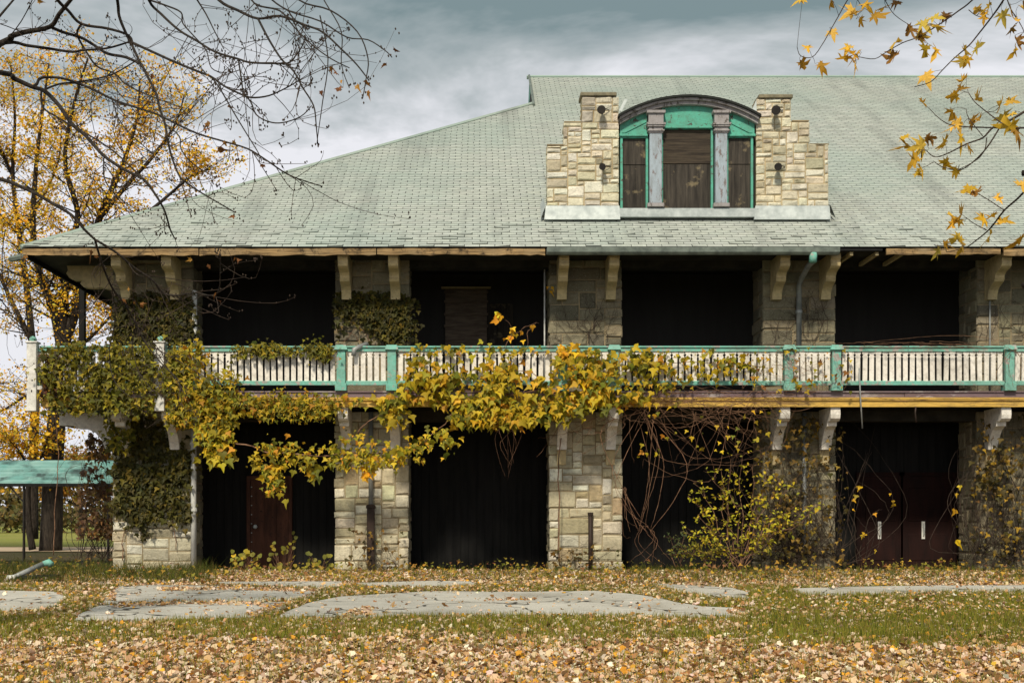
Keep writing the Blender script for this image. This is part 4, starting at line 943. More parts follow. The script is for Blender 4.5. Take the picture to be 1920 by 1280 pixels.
shrub('yellow_shrub', 'spindly shrub with bright yellow-green leaves before the fourth pier', tuple(P(1385, 1068, Yb)), [P(x, y, Yb+U(-.45, .45)) for x, y in ((1290,930),(1300,905),(1310,965),(1330,890),(1352,880),(1370,862),(1392,855),(1410,875),(1440,872),(1462,900),(1480,915),(1500,940),(1530,945),(1545,950),(1470,965),(1420,930),(1350,920),(1320,990),(1290,1000))], YEL, 900, .082, .20, .012)
shrub('low_shrub', 'low sprawl of yellow leaves and arching twigs at the shrub foot', tuple(P(1340, 1072, -.8)), [P(x, y, -.9+U(-.3, .3)) for x, y in ((1260,1040),(1280,1030),(1300,1020),(1330,1035),(1380,1010),(1420,1020),(1440,1040))], MOSSY, 420, .07, .2, .008)
shrub('feathery_weed', 'small blue-green feathery weed in the dark third bay', tuple(P(1268, 1060, -.2)), [P(x, y, -.2) for x, y in ((1262,1010),(1272,1018),(1280,1030),(1265,1035),(1285,1000))], [((.07,.10,.035),3),((.11,.13,.04),2)], 170, .06, .12, .006)
# broad-leaved seedlings at the brown door
for lab, cx, n in (('cluster of round yellow-green leaves left of the brown door foot', 460, 36), ('round-leaved seedling growing against the brown door', 532, 26), ('low round-leaved plant beside the second pier foot', 600, 22)):
    root = empty('seedling', lab, 'plant', loc=P(cx, 1072, -.1)); mb = MB(); pos = []
    for k in range(n):
        t = Vector((U(-.32, .32), U(-.15, .1), U(.12, .55 if cx != 532 else .95)*(1-.3*random.random()))); mb.tube(wander((t.x*.3, t.y*.3, -.03), t, 4, .02), .004, 3, False); pos.append(t)
    mb.build('stems', VSTEM, root)
    RND = fan([(0,0),(.40,.08),(.52,.45),(.30,.85),(0,.98),(-.30,.85),(-.52,.45),(-.40,.08)], (0,.45), lambda x, y: .15*abs(x)-.1*y*y)
    obj('foliage', leaves('foliage', np.array(pos), np.stack([rng.normal(0,.4,n), rng.normal(-.9,.3,n), rng.uniform(.3,1,n)], 1), math.pi+rng.normal(0,.5,n), rng.uniform(.07,.125,n), pick([((.22,.21,.03),3),((.34,.29,.03),2),((.48,.36,.03),1.5)], n), RND), LEAF, root, 'stuff')
# twigs at foot of the second and third piers
for lab, x0, x1, y0 in (('dry brown twigs and seed heads around the brown pipe sleeve', 650, 760, 985), ('dry twigs at the foot of the third pier', 1035, 1160, 1020)):
    o = empty('dry_weed', lab, 'weed'); mb = MB(); tangle(mb, 30, lambda: (U(x0, x1), U(1062, 1072)), lambda: (U(x0-5, x1+5), U(y0, 1050)), -.25, .06, .006, 10, 0); mb.build('stems', TWIG, o, kind='stuff')
    pts = sample_poly([(x0,y0),(x1,y0),(x1,1065),(x0,1065)], 70, 5); obj('foliage', leaves('foliage', *vine_leaves(pts, -.2, .3, .07, [((.16,.10,.03),3),((.30,.17,.03),2),((.08,.07,.02),2)]), IVY), LEAF, o, 'stuff')
# brown vine beside the corner pier at the canopy
o = empty('dead_vine', 'curtain of brown withered leaves beside the corner pier and canopy', 'vine'); mb = MB()
tangle(mb, 46, lambda: (U(140, 212), U(1035, 1060)), lambda: (U(145, 212), U(800, 1000)), 1.4, .10, .010, 14, 0); mb.build('stems', TWIG, o, smooth=True, kind='stuff')
pts = sample_poly([(165,790),(205,810),(213,1010),(140,1010),(150,900),(160,860)], 620, 16); obj('foliage', leaves('foliage', *vine_leaves(pts, 1.5, .7, .085, [((.10,.055,.025),4),((.17,.09,.035),3),((.30,.15,.04),1)]), IVY), LEAF, o, 'stuff')

# ------------------------------------------------------------------ trees
def yellow_tree(label, limbs, Y, trunk_r, nleaf, leaf, pal, seed, sub=7, sublen=2.2, low=.0, depth=2.0, group='yellow maples behind the building'):
    random.seed(seed); root = empty('maple_tree', label, 'tree', group); tr = MB(); lp = []
    for li, (pts, r0, r1) in enumerate(limbs):
        dd = 0 if li == 0 else random.uniform(-depth, depth)
        w = [P(x, y, Y+dd*(i/(len(pts)-1))) for i, (x, y) in enumerate(pts)]; s_ = smooth_path(w, 4); k = len(s_)
        tr.tube(s_, [r0+(r1-r0)*(i/(k-1)) for i in range(k)], 7)
        if li == 0 and low == 0: continue
        for i in range(int(k*.15), k):
            for _ in range(sub if li else 2):
                if random.random() < .5: continue
                ang = random.uniform(0, 6.28); L = sublen*random.uniform(.35, 1.1)*(1.15-.5*i/k); d = Vector((math.cos(ang), math.sin(ang), random.uniform(-.05, .9))).normalized(); e_ = s_[i]+d*L+Vector((0, 0, .25*L))
                mid = s_[i].lerp(e_, .5)+Vector((random.gauss(0, .15), random.gauss(0, .15), -.05*L)); rr = max(.012, (r0+(r1-r0)*i/k)*.28)
                tr.tube([s_[i], mid, e_], [rr, rr*.6, .006], 4, False)
                for _ in range(4):
                    t = random.uniform(.25, 1); a = s_[i].lerp(e_, t); d2 = Vector((random.gauss(0, 1), random.gauss(0, 1), random.gauss(.35, .6))).normalized()*L*random.uniform(.2, .5); tr.tube([a, a+d2], [.011, .004], 3, False); lp.append((a, a+d2))
                lp.append((mid, e_))
    tr.build('trunk', BARK, root, smooth=True)
    n = nleaf; wts = np.array([random.random()**2+.03 for _ in lp]); wts /= wts.sum(); ii = rng.choice(len(lp), n, p=wts)
    A = np.array([lp[i][0] for i in ii]); B = np.array([lp[i][1] for i in ii]); t = rng.uniform(.15, 1.1, (n, 1)); pos = A+(B-A)*t+rng.normal(0, .16, (n, 3))
    obj('crown', leaves('crown', pos, rng.normal(0, 1, (n, 3))+np.array([[0, -.6, .5]]), rng.uniform(0, 6.28, n), leaf*np.clip(1+.3*rng.standard_normal(n), .4, 1.8), pick(pal, n), DIAMOND), LEAF, root, 'stuff'); return root
YT = 16.0
yellow_tree('big dark-trunked yellow maple rising beside the canopy', [
  ([(94,1034),(97,960),(99,880),(106,780),(116,655)], .42, .30),
  ([(116,660),(100,580),(76,520),(62,440),(66,330),(78,220),(92,120)], .19, .03),
  ([(116,655),(135,600),(153,547),(172,470),(186,410),(210,353),(236,292),(258,215),(262,150)], .22, .03),
  ([(116,655),(121,560),(130,470),(146,400),(122,300),(140,190),(165,110)], .17, .03),
  ([(186,410),(240,345),(290,290),(330,230),(345,180)], .10, .02),
  ([(160,520),(230,440),(300,380),(360,330),(392,318)], .10, .02),
  ([(108,760),(60,740),(20,760),(-30,790)], .08, .02), ([(106,790),(150,800),(190,770)], .07, .015),
  ([(118,650),(160,640),(200,600),(215,580)], .09, .02),
  ([(100,870),(60,840),(20,835),(-20,850)], .06, .015)], YT, .42, 23000, .094, GOLD, 11, 6, 2.0)
yellow_tree('slimmer yellow maple standing behind the white corner post', [
  ([(62,1010),(62,860),(66,740),(60,640)], .22, .17),
  ([(60,640),(50,540),(36,440),(24,330),(28,220),(20,120)], .16, .03),
  ([(60,640),(20,560),(-20,470),(-40,380)], .12, .03), ([(36,440),(80,370),(110,300),(115,230)], .08, .02), ([(24,330),(-10,250),(-20,180)], .08, .02)], 23, .22, 11000, .10, GOLD, 12, 6, 2.0)
yellow_tree('thin leaning young maple under the canopy edge', [([(61,1030),(54,985),(52,930),(56,890)], .13, .08), ([(56,890),(40,850),(20,830)], .06, .015), ([(56,890),(80,850),(90,820)], .06, .015), ([(55,900),(30,900),(5,915)], .05, .012)], 15, .13, 1300, .13, GOLD, 13, 5, 1.4, group=None)
yellow_tree('orange-leaved young tree out on the far lawn', [([(150,1005),(152,960),(150,930)], .12, .08), ([(150,940),(130,900),(120,870)], .05, .01), ([(150,940),(175,890),(185,860)], .05, .01), ([(151,950),(190,930),(215,900)], .05, .01), ([(151,950),(120,935),(100,925)], .05, .01)], 34, .1, 3600, .16, [((.50,.25,.03),3),((.42,.17,.02),2),((.35,.28,.04),2)], 14, 6, 2.2, group=None)
# far hedges and woods beyond the lawn
def far_mass(name, label, xs_, Y, hts, n, leaf, pal, cat, seed):
    random.seed(seed); root = empty(name, label, cat); mb = MB(); P_ = []
    for _ in range(n):
        x = random.uniform(*xs_); k = (x*.11 % 1.0); hh = hts[0]+(hts[1]-hts[0])*(.5+.5*math.sin(x*.37+seed)*math.sin(x*.13+1.3*seed)); z = hh*random.random()**.7
        P_.append((x, Y+random.gauss(0, 1.2), z))
    for i in range(18):
        x = xs_[0]+(xs_[1]-xs_[0])*(i+.5)/18; mb.tube([(x, Y, -.1), (x+random.gauss(0, .3), Y, hts[0]*.8)], [.12, .04], 5)
    mb.build('trunks', BARK, root)
    obj('foliage', leaves('foliage', np.array(P_), rng.normal(0, 1, (n, 3))+np.array([[0, -.8, .4]]), rng.uniform(0, 6.28, n), leaf*rng.uniform(.6, 1.5, n), pick(pal, n), DIAMOND), LEAF, root, 'stuff'); return root
far_mass('hedge', 'low brown-green hedge across the far end of the lawn', (-62, -24), 62, (1.2, 2.6), 5000, .38, [((.16,.11,.04),3),((.11,.11,.03),3),((.24,.17,.04),1)], 'hedge', 3)
far_mass('far_wood', 'distant autumn wood along the horizon', (-140, -30), 125, (3.5, 9), 9000, .8, [((.22,.15,.05),3),((.13,.12,.05),3),((.34,.22,.06),2)], 'wood', 4)['kind'] = 'stuff'

# ------------------------------------------------------------------ overhanging trees near the camera
def sheet(px, py): return 12.6+1.1*math.sin(px/170+1)+.8*math.sin(py/95+px/260)-CD
def zp(a): return [(x/2.977, y/2.977) for x, y in a]
random.seed(21)
BR = [ # (points in photo pixels, width px at start, at end)
 (zp([(-1590,700),(-700,520),(0,245),(60,205),(140,180),(280,150),(330,80),(395,0),(520,-160)]), 13, 6),
 (zp([(280,150),(350,180),(450,210),(520,250),(600,300),(700,320),(790,360)]), 6, 5),
 (zp([(790,360),(830,440),(870,520),(890,600),(920,690),(940,800),(960,880),(1000,980),(1040,1020),(1130,1080),(1250,1150),(1310,1185)]), 5, 2),
 (zp([(-700,520),(-300,330),(30,240),(150,255),(260,270),(400,290),(470,280),(600,270),(720,235)]), 8, 3.5),
 (zp([(-1590,760),(-700,330),(0,405),(80,440),(180,485),(250,510),(330,590),(400,690),(480,760),(580,870),(700,950),(800,1000),(870,1090),(920,1180),(950,1280),(975,1330)]), 11, 2),
 ([(-535,330),(-300,300),(-120,310),(0,336),(34,348),(67,363),(101,383),(134,403),(158,430),(178,449)], 8, 4.5),
 ([(178,449),(191,493),(210,539),(232,567),(254,605),(273,643),(301,679),(328,706),(342,731)], 4.2, 1.8),
 ([(178,449),(219,474),(249,500),(287,526),(303,548),(328,554),(366,549),(394,554),(410,545),(413,512),(413,479)], 4.2, 1.8),
 ([(249,500),(250,560),(254,610),(248,650),(262,700),(290,735)], 2.2, 1.2),
 ([(210,539),(216,600),(205,660),(215,715),(250,745),(285,735)], 2.2, 1.2),
 (zp([(180,485),(205,470),(230,435),(330,435),(420,460),(520,500),(640,560),(760,600),(880,640),(960,680),(1100,745),(1250,790),(1380,830),(1480,890),(1600,970),(1700,1010),(1800,1040)]), 6, 1.6),
 (zp([(200,-160),(320,0),(380,60),(455,135),(600,160),(720,200),(740,260)]), 6.5, 4),
 (zp([(455,135),(430,190),(470,270),(540,370),(640,410),(700,470),(800,520),(900,560),(1010,600)]), 4.5, 1.6),
 (zp([(600,-300),(655,0),(665,90),(700,180),(740,260),(790,370)]), 7, 5),
 (zp([(780,-200),(830,0),(900,80),(1000,170),(1100,230),(1200,290),(1330,330),(1400,350),(1560,355),(1620,345),(1680,270),(1700,220)]), 5.5, 1.8),
 (zp([(1100,-160),(1220,0),(1330,60),(1440,105),(1560,90),(1700,140),(1800,180),(1905,275),(1990,360),(2060,450)]), 5.5, 1.8),
 (zp([(1440,105),(1500,220),(1570,330),(1640,400),(1690,490),(1750,590),(1765,700),(1775,820)]), 3.8, 1.4),
 (zp([(740,240),(850,290),(960,340),(1080,390),(1180,430),(1250,480),(1330,520),(1400,545),(1500,535),(1600,490),(1660,455)]), 5, 1.8),
 (zp([(1330,330),(1350,460),(1355,520)]), 3, 2), (zp([(1355,520),(1400,570),(1430,640),(1500,680),(1580,685),(1680,650),(1740,590)]), 2.6, 1.4),
 (zp([(250,500),(330,470),(420,460),(540,440),(640,410),(760,340)]), 4, 2.4),
 (zp([(230,510),(240,600),(330,660),(430,720),(540,780),(640,850),(740,940),(800,1000)]), 4, 2.4),
 (zp([(1000,-160),(1100,0),(1150,80),(1200,180),(1250,275)]), 3.4, 1.6),
 (zp([(830,0),(920,30),(1010,70),(1020,130),(1080,200),(1150,280),(1180,380),(1255,410)]), 3.4, 1.5),
 (zp([(620,540),(640,600),(660,660),(720,740),(850,860),(870,900)]), 2.4, 1.3),
 (zp([(1180,430),(1230,500),(1300,620),(1360,720),(1440,850),(1460,900)]), 2.6, 1.3),
 (zp([(580,870),(580,980),(620,1060),(700,1130),(780,1180)]), 2.6, 1.4),
 (zp([(920,690),(1000,760),(1010,830),(1060,900),(1130,950),(1200,990)]), 2.4, 1.3),
 (zp([(1340,-120),(1420,20),(1560,60),(1640,150),(1740,250),(1850,330),(1950,380)]), 3.4, 1.4),
 ([(470,-60),(500,-10),(540,20),(600,40),(650,70),(690,75),(722,95),(735,108)], 3, 1.3),
 ([(520,-60),(560,0),(620,20),(670,60),(690,110),(686,150),(680,185)], 3, 1.3),
 ([(580,-50),(610,5),(640,60),(640,120),(655,165)], 2.4, 1.2),
 ([(600,30),(615,110),(605,190),(598,240),(594,270)], 2.2, 1.1),
 ([(-60,500),(0,560),(30,600),(50,610)], 2.4, 1.2), ([(-60,590),(0,580),(40,595),(60,600)], 2.0, 1.2), ([(-40,720),(0,718),(52,714)], 1.8, 1.2), ([(10,430),(4,480),(8,540),(28,590),(44,620)], 1.8, 1.0), ([(-100,470),(-20,520),(10,545)], 2, 1.2),
 ([(0,90),(40,40),(70,-20)], 2.4, 1.5), ([(-60,30),(0,45),(50,60),(90,40)], 2.4, 1.2)]
near = empty('bare_maple', 'nearly leafless tree whose dark branches overhang from the left', 'tree', loc=(-6.9, -15.2, gz(0, -15.2)))
ofs = Vector(near.location)
tk = MB(); tp = [Vector((-.1,-.1,-.05)), Vector((0,0,.6)), Vector((.05,0,2)), Vector((.0,.1,3.4)), Vector((.1,.1,4.9)), Vector((.3,.0,6.3)), Vector((.2,.1,8)), Vector((.5,0,10))]
tk.tube(smooth_path(tp, 3), [.36-.30*i/21 for i in range(22)], 10)
tk.tube([tp[5], Vector((1.2,.1,7.7)), Vector((2.8,.2,8.3)), Vector((4.8,.1,8.3)), Vector((7.5,.2,7.9))], [.12, .10, .08, .06, .03], 7)
for k in range(16):
    a = tp[4+k % 4]; an = U(0, 6.28); L = U(1.2, 3); e_ = a+Vector((math.cos(an)*L-.8, math.sin(an)*L, U(1, 2.6))); tk.tube(wander(a, e_, 6, .08), [.06, .05, .04, .03, .02, .014, .008], 5)
tk.build('trunk', BARK, near, smooth=True)
tips = []; dryl = []; allp = []
for pts, w0, w1 in BR:
    w = [P(x, y, sheet(x, y))-ofs for x, y in pts]
    for q_ in range(len(w)):
        x, y = pts[q_]
        if x < -250: w[q_] = Vector((.08, .05, 3.6+(500-y)/500.)) if x < -500 else w[q_]
        elif y < -45: w[q_].z = min(w[q_].z, 8.1)
    s_ = smooth_path(w, 4); k = len(s_); sc = 12.6/F/2*1.12
    MB().tube(s_, [(w0+(w1-w0)*i/(k-1))*sc for i in range(k)], 6).build('branch', BARK, near, smooth=True)
    for i in range(2, k): allp.append((s_[i], s_[i]-s_[i-1], (w0+(w1-w0)*i/(k-1))*sc))
    tips.append((s_[-1], s_[-1]-s_[-2])); 
tw = MB(); buds = MB()
for _ in range(640):
    p, d, r = random.choice(allp)
    if r > .014 or d.length < 1e-4 or p.x < -1.2 or p.x > 5.3: continue
    d = (d.normalized()*U(.4, 1.0)+Vector((random.gauss(0, .7), random.gauss(0, .7), random.gauss(-.05, .6)))).normalized(); L = U(.12, .6) if random.random() < .75 else U(.6, 1.3); e_ = p+d*L
    bw = Vector((random.gauss(0, .22), random.gauss(0, .2), random.gauss(-.08, .22)))*L; cur = smooth_path([p, p.lerp(e_, .35)+bw*.8, p.lerp(e_, .7)+bw, e_+bw*.3+Vector((0, 0, U(-.1, .2)*L))], 2); r0 = min(r*.6, .0045); tw.tube(cur, [r0*(1-.55*i/6) for i in range(7)], 4, False)
    tips.append((cur[-1], d))
    if random.random() < .6:
        for i in range(2, 7):
            bq = cur[i]+Vector((random.gauss(0, .006), random.gauss(0, .006), random.gauss(0, .006))); buds.tube([bq, bq+Vector((0, 0, .010)), bq+Vector((0, 0, .018))], [.003, .007, .002], 4)
for p, d in tips:
    for _ in range(random.randint(1, 4)):
        bq = p+Vector((random.gauss(0, .02), random.gauss(0, .02), random.gauss(0, .02))); buds.tube([bq, bq+Vector((0, 0, .012)), bq+Vector((0, 0, .022))], [.003, .009, .003], 4)
tw.build('twigs', TWIG, near, kind='stuff'); buds.build('buds', TWIG, near, kind='stuff')
def leaf_variants(pal, n, tm):
    out = []
    for _ in range(n):
        v = tm[0].copy(); v[:, 2] += .35*rng.standard_normal()*v[:, 0]+.55*rng.standard_normal()*v[:, 1]**2+.8*rng.standard_normal()*v[:, 0]**2+.4*rng.standard_normal()*v[:, 0]*v[:, 1]; v[:, 0] *= rng.uniform(.55, 1.05); v[:, :2] *= 1+.14*rng.standard_normal((len(v), 2))
        me = fastmesh('leaf', v, tm[1], np.repeat(pick(pal, 1), len(v), axis=0)); me.materials.append(LEAF); out.append(me)
    return out
def put_leaf(parent, var, p, size, droop=True):
    o = bpy.data.objects.new('leaf', random.choice(var)); link(o, parent)
    nrm = np.array([[random.gauss(0, .9), -1+random.gauss(0, .6), random.gauss(.3, .8)]]); X, Y_, Z_ = frames(nrm, np.array([math.pi+random.gauss(0, .9)])); s_ = size
    o.matrix_local = Matrix(((X[0][0]*s_, Y_[0][0]*s_, Z_[0][0]*s_, p[0]), (X[0][1]*s_, Y_[0][1]*s_, Z_[0][1]*s_, p[1]), (X[0][2]*s_, Y_[0][2]*s_, Z_[0][2]*s_, p[2]), (0, 0, 0, 1)))
brownv = leaf_variants([((.20,.08,.025),3),((.30,.13,.03),3),((.10,.055,.025),2),((.42,.22,.04),1)], 8, MAPLE)
sp = [zp([a])[0] for a in ((950,425),(1130,440),(1170,415),(660,745),(1270,590),(1170,680),(1215,830),(1260,790),(1310,780),(1465,915),(1795,505),(1845,370),(1890,415),(1905,480),(1880,490),(1310,1195),(1060,950),(650,560),(860,420),(1140,720))]+[(738,88),(728,100),(720,118),(690,170),(684,150),(668,160),(640,150),(40,475),(52,480),(167,470),(176,480),(395,500),(412,565),(405,548),(250,565),(262,570),(70,2),(78,6),(240,540),(265,570),(230,560),(440,482),(448,490),(360,485)]
for x, y in sp: put_leaf(near, brownv, P(x, y, sheet(x, y)-.02)-ofs, U(.05, .085))

# right-hand maple with golden leaves
def sheet2(px, py): return 9.8+.5*math.sin(px/120)+.45*math.sin(py/80+1)-CD
def z8(a): return [(1400+x/2.667, y/2.667) for x, y in a]
rt = empty('golden_maple', 'maple branches with golden leaves reaching in from the right', 'tree', loc=(7.2, -17.6, gz(0, -17.6))); of2 = Vector(rt.location)
tk = MB(); tk.tube(smooth_path([Vector((0,0,-.05)), Vector((0,0,1.5)), Vector((-.1,0,3)), Vector((0,.1,4.6)), Vector((.1,0,6.5)), Vector((.0,0,9))], 3), [.34-.28*i/15 for i in range(16)], 10)
for pts_ in ([(0,.1,4.4),(-1.2,.2,5.6),(-3,.1,6.1),(-5.2,.1,6.0)], [(0,0,3.2),(-.8,.0,4.1),(-1.8,0,4.4),(-2.6,0,4.35)], [(0,0,2.2),(-.9,-.1,3.1),(-1.9,0,3.5),(-2.6,.0,3.4)]):
    w = smooth_path([Vector(p) for p in pts_], 4); k = len(w); tk.tube(w, [.09-.07*i/k for i in range(k)], 7)
for k in range(14):
    a = Vector((0, 0, 4.5+k*.3)); an = U(0, 6.28); e_ = a+Vector((math.cos(an)*2+.8, math.sin(an)*2, U(.8, 2))); tk.tube(wander(a, e_, 6, .08), [.05, .04, .03, .025, .02, .012, .006], 5)
tk.build('trunk', BARK, rt, smooth=True)
BR2 = [(z8([(1330,-200),(1130,0),(1060,55),(960,125),(860,185),(780,215),(700,260),(640,295),(560,285)]), 3.6, 1.4), (z8([(1420,-220),(1285,0),(1230,80),(1160,170),(1110,230),(1040,290),(980,350),(920,410),(840,435)]), 4, 1.5),
 (z8([(640,-220),(505,0),(460,80),(420,150),(380,220),(330,285),(270,280),(252,235)]), 2.4, 1.2), (z8([(560,-220),(690,0),(740,75),(820,130)]), 2, 1.2),
 (z8([(1560,440),(1387,560),(1300,610),(1230,640),(1180,690),(1100,720),(1000,770),(940,785),(900,755)]), 5, 1.6), (z8([(1275,622),(1200,740),(1120,820),(1060,850),(980,835),(940,810)]), 3, 1.4),
 (z8([(1500,640),(1387,640),(1250,640),(1120,635),(1020,625),(960,590),(910,540)]), 3.2, 1.3), (z8([(1280,620),(1200,560),(1140,510),(1110,465)]), 2.6, 1.4), (z8([(1200,690),(1190,750),(1150,800),(1060,848)]), 2, 1.2),
 (z8([(1560,740),(1387,960),(1290,1050),(1220,1140),(1150,1200),(1090,1240),(1000,1260)]), 4.6, 1.5), (z8([(1285,1050),(1210,1000),(1150,965)]), 2, 1.2), (z8([(1200,1150),(1140,1120),(1100,1090)]), 2, 1.2), (z8([(1240,-220),(1310,20),(1350,90),(1387,160),(1410,260)]), 2.6, 1.3),
 (z8([(470,-220),(555,0),(585,40),(560,70)]), 1.6, 1), (z8([(1110,50),(1150,80),(1215,95)]), 1.8, 1), (z8([(1180,680),(1110,590),(1098,545)]), 1.8, 1.1), (z8([(1560,1150),(1470,1170),(1400,1185)]), 2.4, 1.2)]
for pts, w0, w1 in BR2:
    w = [P(x, y, sheet2(x, y))-of2 for x, y in pts]; s_ = smooth_path(w, 4); k = len(s_); sc = 9.8/F/2
    MB().tube(s_, [(w0+(w1-w0)*i/(k-1))*sc for i in range(k)], 6).build('branch', TWIG, rt, smooth=True)
LV = [(265,320),(355,335),(300,250),(425,165),(280,10),(425,10),(510,95),(545,60),(585,40),(565,105),(620,95),(485,275),(520,245),(510,290),(535,325),(565,270),(690,60),(725,25),(830,150),(870,120),(920,105),(970,100),(845,190),(880,180),(930,160),(905,240),(940,260),(735,235),(755,275),(890,380),(1075,255),(1090,300),(1135,265),(1110,300),(1215,25),(1175,55),(1190,80),(1275,70),(1360,50),(1330,110),(1345,150),(1340,200),(1340,250),(1380,20),(1100,410),(1050,465),(1065,495),(1015,560),(1135,520),(860,525),(1050,610),(1115,615),(1070,640),(1160,605),(1260,560),(1290,530),(1340,575),(1330,660),(1360,655),(1265,590),(790,695),(800,745),(885,710),(900,745),(865,805),(875,855),(840,880),(1005,725),(1055,690),(1100,750),(985,810),(1060,860),(1370,920),(1130,945),(1090,985),(1150,970),(1240,1000),(1235,1080),(1200,1115),(1215,1165),(1245,1130),(1080,1085),(1045,1115),(1090,1125),(985,1220),(1080,1210),(970,1260),(1380,1190),(1050,1215)]
goldv = leaf_variants([((.72,.43,.03),4),((.62,.33,.025),3),((.44,.24,.03),1.5),((.80,.55,.08),3),((.30,.14,.03),.8)], 30, SILVER)
stalk = MB(); bpts = [P(x, y, sheet2(x, y))-of2 for pts, _, _ in BR2 for x, y in pts]
for x, y in z8(LV):
    y -= 8; p = P(x, y, sheet2(x, y))-of2; put_leaf(rt, goldv, p, U(.085, .155))
    nb = min(bpts, key=lambda b: (b-p).length)
    if (nb-p).length < .7: stalk.tube(wander(nb, p, 3, .01), [.0022, .002, .0018, .0014], 3, False)
stalk.build('stalks', TWIG, rt, kind='stuff')

# ------------------------------------------------------------------ ground cover
def proj(x, y, z): D = y+CD; return CX+x*F/D, HY-(z-EZ)*F/D
def seg_d(px, py, pts):
    best = 1e9
    for (ax, ay), (bx, by) in zip(pts[:-1], pts[1:]):
        vx, vy = bx-ax, by-ay; t = max(0, min(1, ((px-ax)*vx+(py-ay)*vy)/(vx*vx+vy*vy+1e-9))); best = min(best, math.hypot(px-ax-t*vx, (py-ay-t*vy)*2.2))
    return best
STRIPS = [([(215,1140),(330,1134),(470,1134),(500,1140)], 13), ([(650,1108),(590,1122),(545,1136),(500,1150),(470,1160)], 26), ([(300,1108),(430,1106),(580,1110),(700,1108)], 11), ([(640,1098),(680,1108),(760,1106)], 13), ([(900,1102),(1050,1106),(1210,1108),(1300,1130),(1400,1140)], 16), ([(1185,1100),(1260,1118),(1330,1132),(1420,1138)], 14), ([(690,1160),(690,1146),(660,1156)], 22), ([(200,1120),(150,1140),(110,1160)], 34), ([(915,1128),(1000,1128)], 4), ([(1380,1150),(1420,1120)], 26)]
def fbm(x, y):
    return (math.sin(x*1.9+1.3*math.sin(y*1.1))*math.sin(y*2.3+x*.7)+.5*math.sin(x*4.7+y*3.1)*math.sin(y*5.3-x*2.2))/1.5
def density(x, y):
    px, py = proj(x, y, gz(x, y)); n = fbm(x, y)
    for pl in SLABS:
        if in_poly(px, py, pl):
            s_ = max([max(0, 1-seg_d(px, py, a)/(w*.62)) for a, w in STRIPS]); return (min(1, .022+2.4*s_), 0, px, py)
    if py < 1100: return (.85+.35*n, .16, px, py)
    if px > 1400 and py < 1215: t = (py-1190)/40; return (max(.10, min(1, .20+.7*max(0, t)))+.12*n, 1.0+.2*n, px, py)
    if py < 1200: return (.50+.42*n, .95, px, py)
    return (1.0+.25*n, .34-.3*n, px, py)
random.seed(5); LP = []; GP = []
for D0, D1, dl, dg in ((9.0, 13, 1200, 650), (13, 17, 900, 1100), (17, 23, 640, 800), (23, 28.1, 520, 420)):
    hw0 = (CX+90)*D1/F; hw1 = (1920-CX+90)*D1/F; A = (hw0+hw1)*(D1-D0)
    for _ in range(int(A*dl)):
        x = U(-hw0, hw1); y = U(D0, D1)-CD; dn = density(x, y)
        if random.random() < dn[0]: LP.append((x, y, gz(x, y)))
    for _ in range(int(A*dg)):
        x = U(-hw0, hw1); y = U(D0, D1)-CD; dn = density(x, y)
        if random.random() < dn[1]*(.75+.5*fbm(x*.7+3, y*.6)): GP.append((x, y, gz(x, y)))
LP = np.array(LP); n = len(LP); pos = LP+np.stack([np.zeros(n), np.zeros(n), rng.uniform(.002, .03, n)+np.where((LP[:, 1] > -11.4) & (LP[:, 1] < -5), .02, 0)], 1)
nr = np.stack([rng.normal(0, .55, n), rng.normal(-.15, .55, n), np.ones(n)], 1)
fl = obj('fallen_leaves', leaves('fallen_leaves', pos, nr, rng.uniform(0, 6.28, n), np.clip(rng.lognormal(-3.2, .36, n), .018, .085), pick(LITTER, n), CURL), DRYLEAF)
tag(fl, 'tan and orange fallen leaves strewn over lawn and slabs', 'leaves', kind='stuff')
GP = np.array(GP); n = len(GP); hgt = np.where(GP[:, 1] > -5, rng.uniform(.06, .20, n), rng.uniform(.05, .13, n)); an = rng.uniform(0, 6.28, n); wv = .006+.004*rng.random(n)
b0 = GP+np.stack([np.cos(an)*wv, np.sin(an)*wv, -.03*np.ones(n)], 1); b1 = GP-np.stack([np.cos(an)*wv, np.sin(an)*wv, .03*np.ones(n)], 1); tp_ = GP+np.stack([rng.normal(0, .03, n), rng.normal(0, .03, n), hgt], 1)
V = np.stack([b0, b1, tp_], 1).reshape(-1, 3); gc = np.repeat(pick([((.20,.215,.026),4),((.29,.265,.036),3.5),((.32,.26,.055),2.2),((.09,.115,.018),2)], n), 3, axis=0)
gr = obj('grass', fastmesh('grass', V, np.arange(3*n).reshape(-1, 3), gc), GRASSM); tag(gr, 'short green grass growing between the fallen leaves', 'grass', kind='stuff')
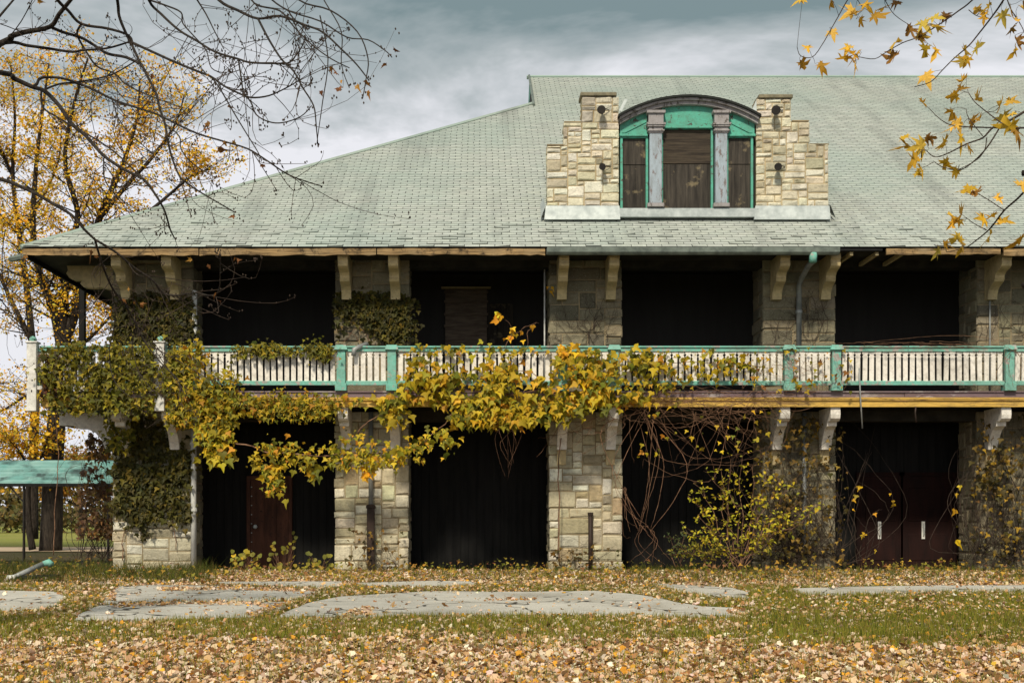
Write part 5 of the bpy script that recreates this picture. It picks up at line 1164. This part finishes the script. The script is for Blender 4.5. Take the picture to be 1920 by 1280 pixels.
# rank weeds along the foot of the building
wp = []
for _ in range(9000):
    px = U(-60, 2000); py = U(1066, 1096); g = G(px, py); k = fbm(g.x*.8, g.y*.8+2)
    dens = .12+.45*k+(.55 if px < 400 else 0)+(.4 if 1180 < px < 1460 else 0)+(.2 if px > 1640 else 0)-(.3 if 380 < px < 640 and py > 1080 else 0)
    if random.random() < dens: wp.append((g.x, g.y, g.z, (.30 if px < 400 else .17)*U(.5, 1.3)*(1 if py < 1088 else .6)))
wp = np.array(wp); n = len(wp); base = wp[:, :3]; K = 5
B_ = np.repeat(base, K, axis=0); hh = np.repeat(wp[:, 3], K)*rng.uniform(.5, 1.2, n*K); an = rng.uniform(0, 6.28, n*K); ww = .008
a0 = B_+np.stack([np.cos(an)*ww, np.sin(an)*ww, -.03+0*an], 1); a1 = B_-np.stack([np.cos(an)*ww, np.sin(an)*ww, .03+0*an], 1); a2 = B_+np.stack([rng.normal(0, 1, n*K)*hh*.5, rng.normal(0, 1, n*K)*hh*.5, hh], 1)
wd = obj('weeds', fastmesh('weeds', np.stack([a0, a1, a2], 1).reshape(-1, 3), np.arange(3*n*K).reshape(-1, 3), np.repeat(pick([((.075,.10,.02),4),((.12,.13,.025),3),((.20,.15,.04),2),((.05,.06,.015),2)], n*K), 3, axis=0)), GRASSM)
tag(wd, 'rank weeds and grass along the foot of the building', 'weeds', kind='stuff')
q_ = []
while len(q_) < 2300:
    g = G(U(-40, 2000), U(1060, 1094))
    if random.random() < max(.06, .35+1.1*fbm(g.x*.55+5, g.y*.9)): q_.append(g)
n = len(q_); pos = np.array([(g.x, g.y, g.z+.02+.26*random.random()**2.2) for g in q_])
gl = obj('ground_cover', leaves('ground_cover', pos, np.stack([rng.normal(0, .5, n), rng.normal(-.6, .4, n), np.ones(n)], 1), rng.uniform(0, 6.28, n), rng.uniform(.04, .10, n), pick([((.42,.24,.04),3),((.30,.24,.03),3),((.16,.16,.02),3),((.55,.34,.04),2),((.25,.11,.04),2)], n), IVY), LEAF)
tag(gl, 'yellowing creeper leaves along the building foot', 'ground cover', kind='stuff')
# grass on the bank left of the building
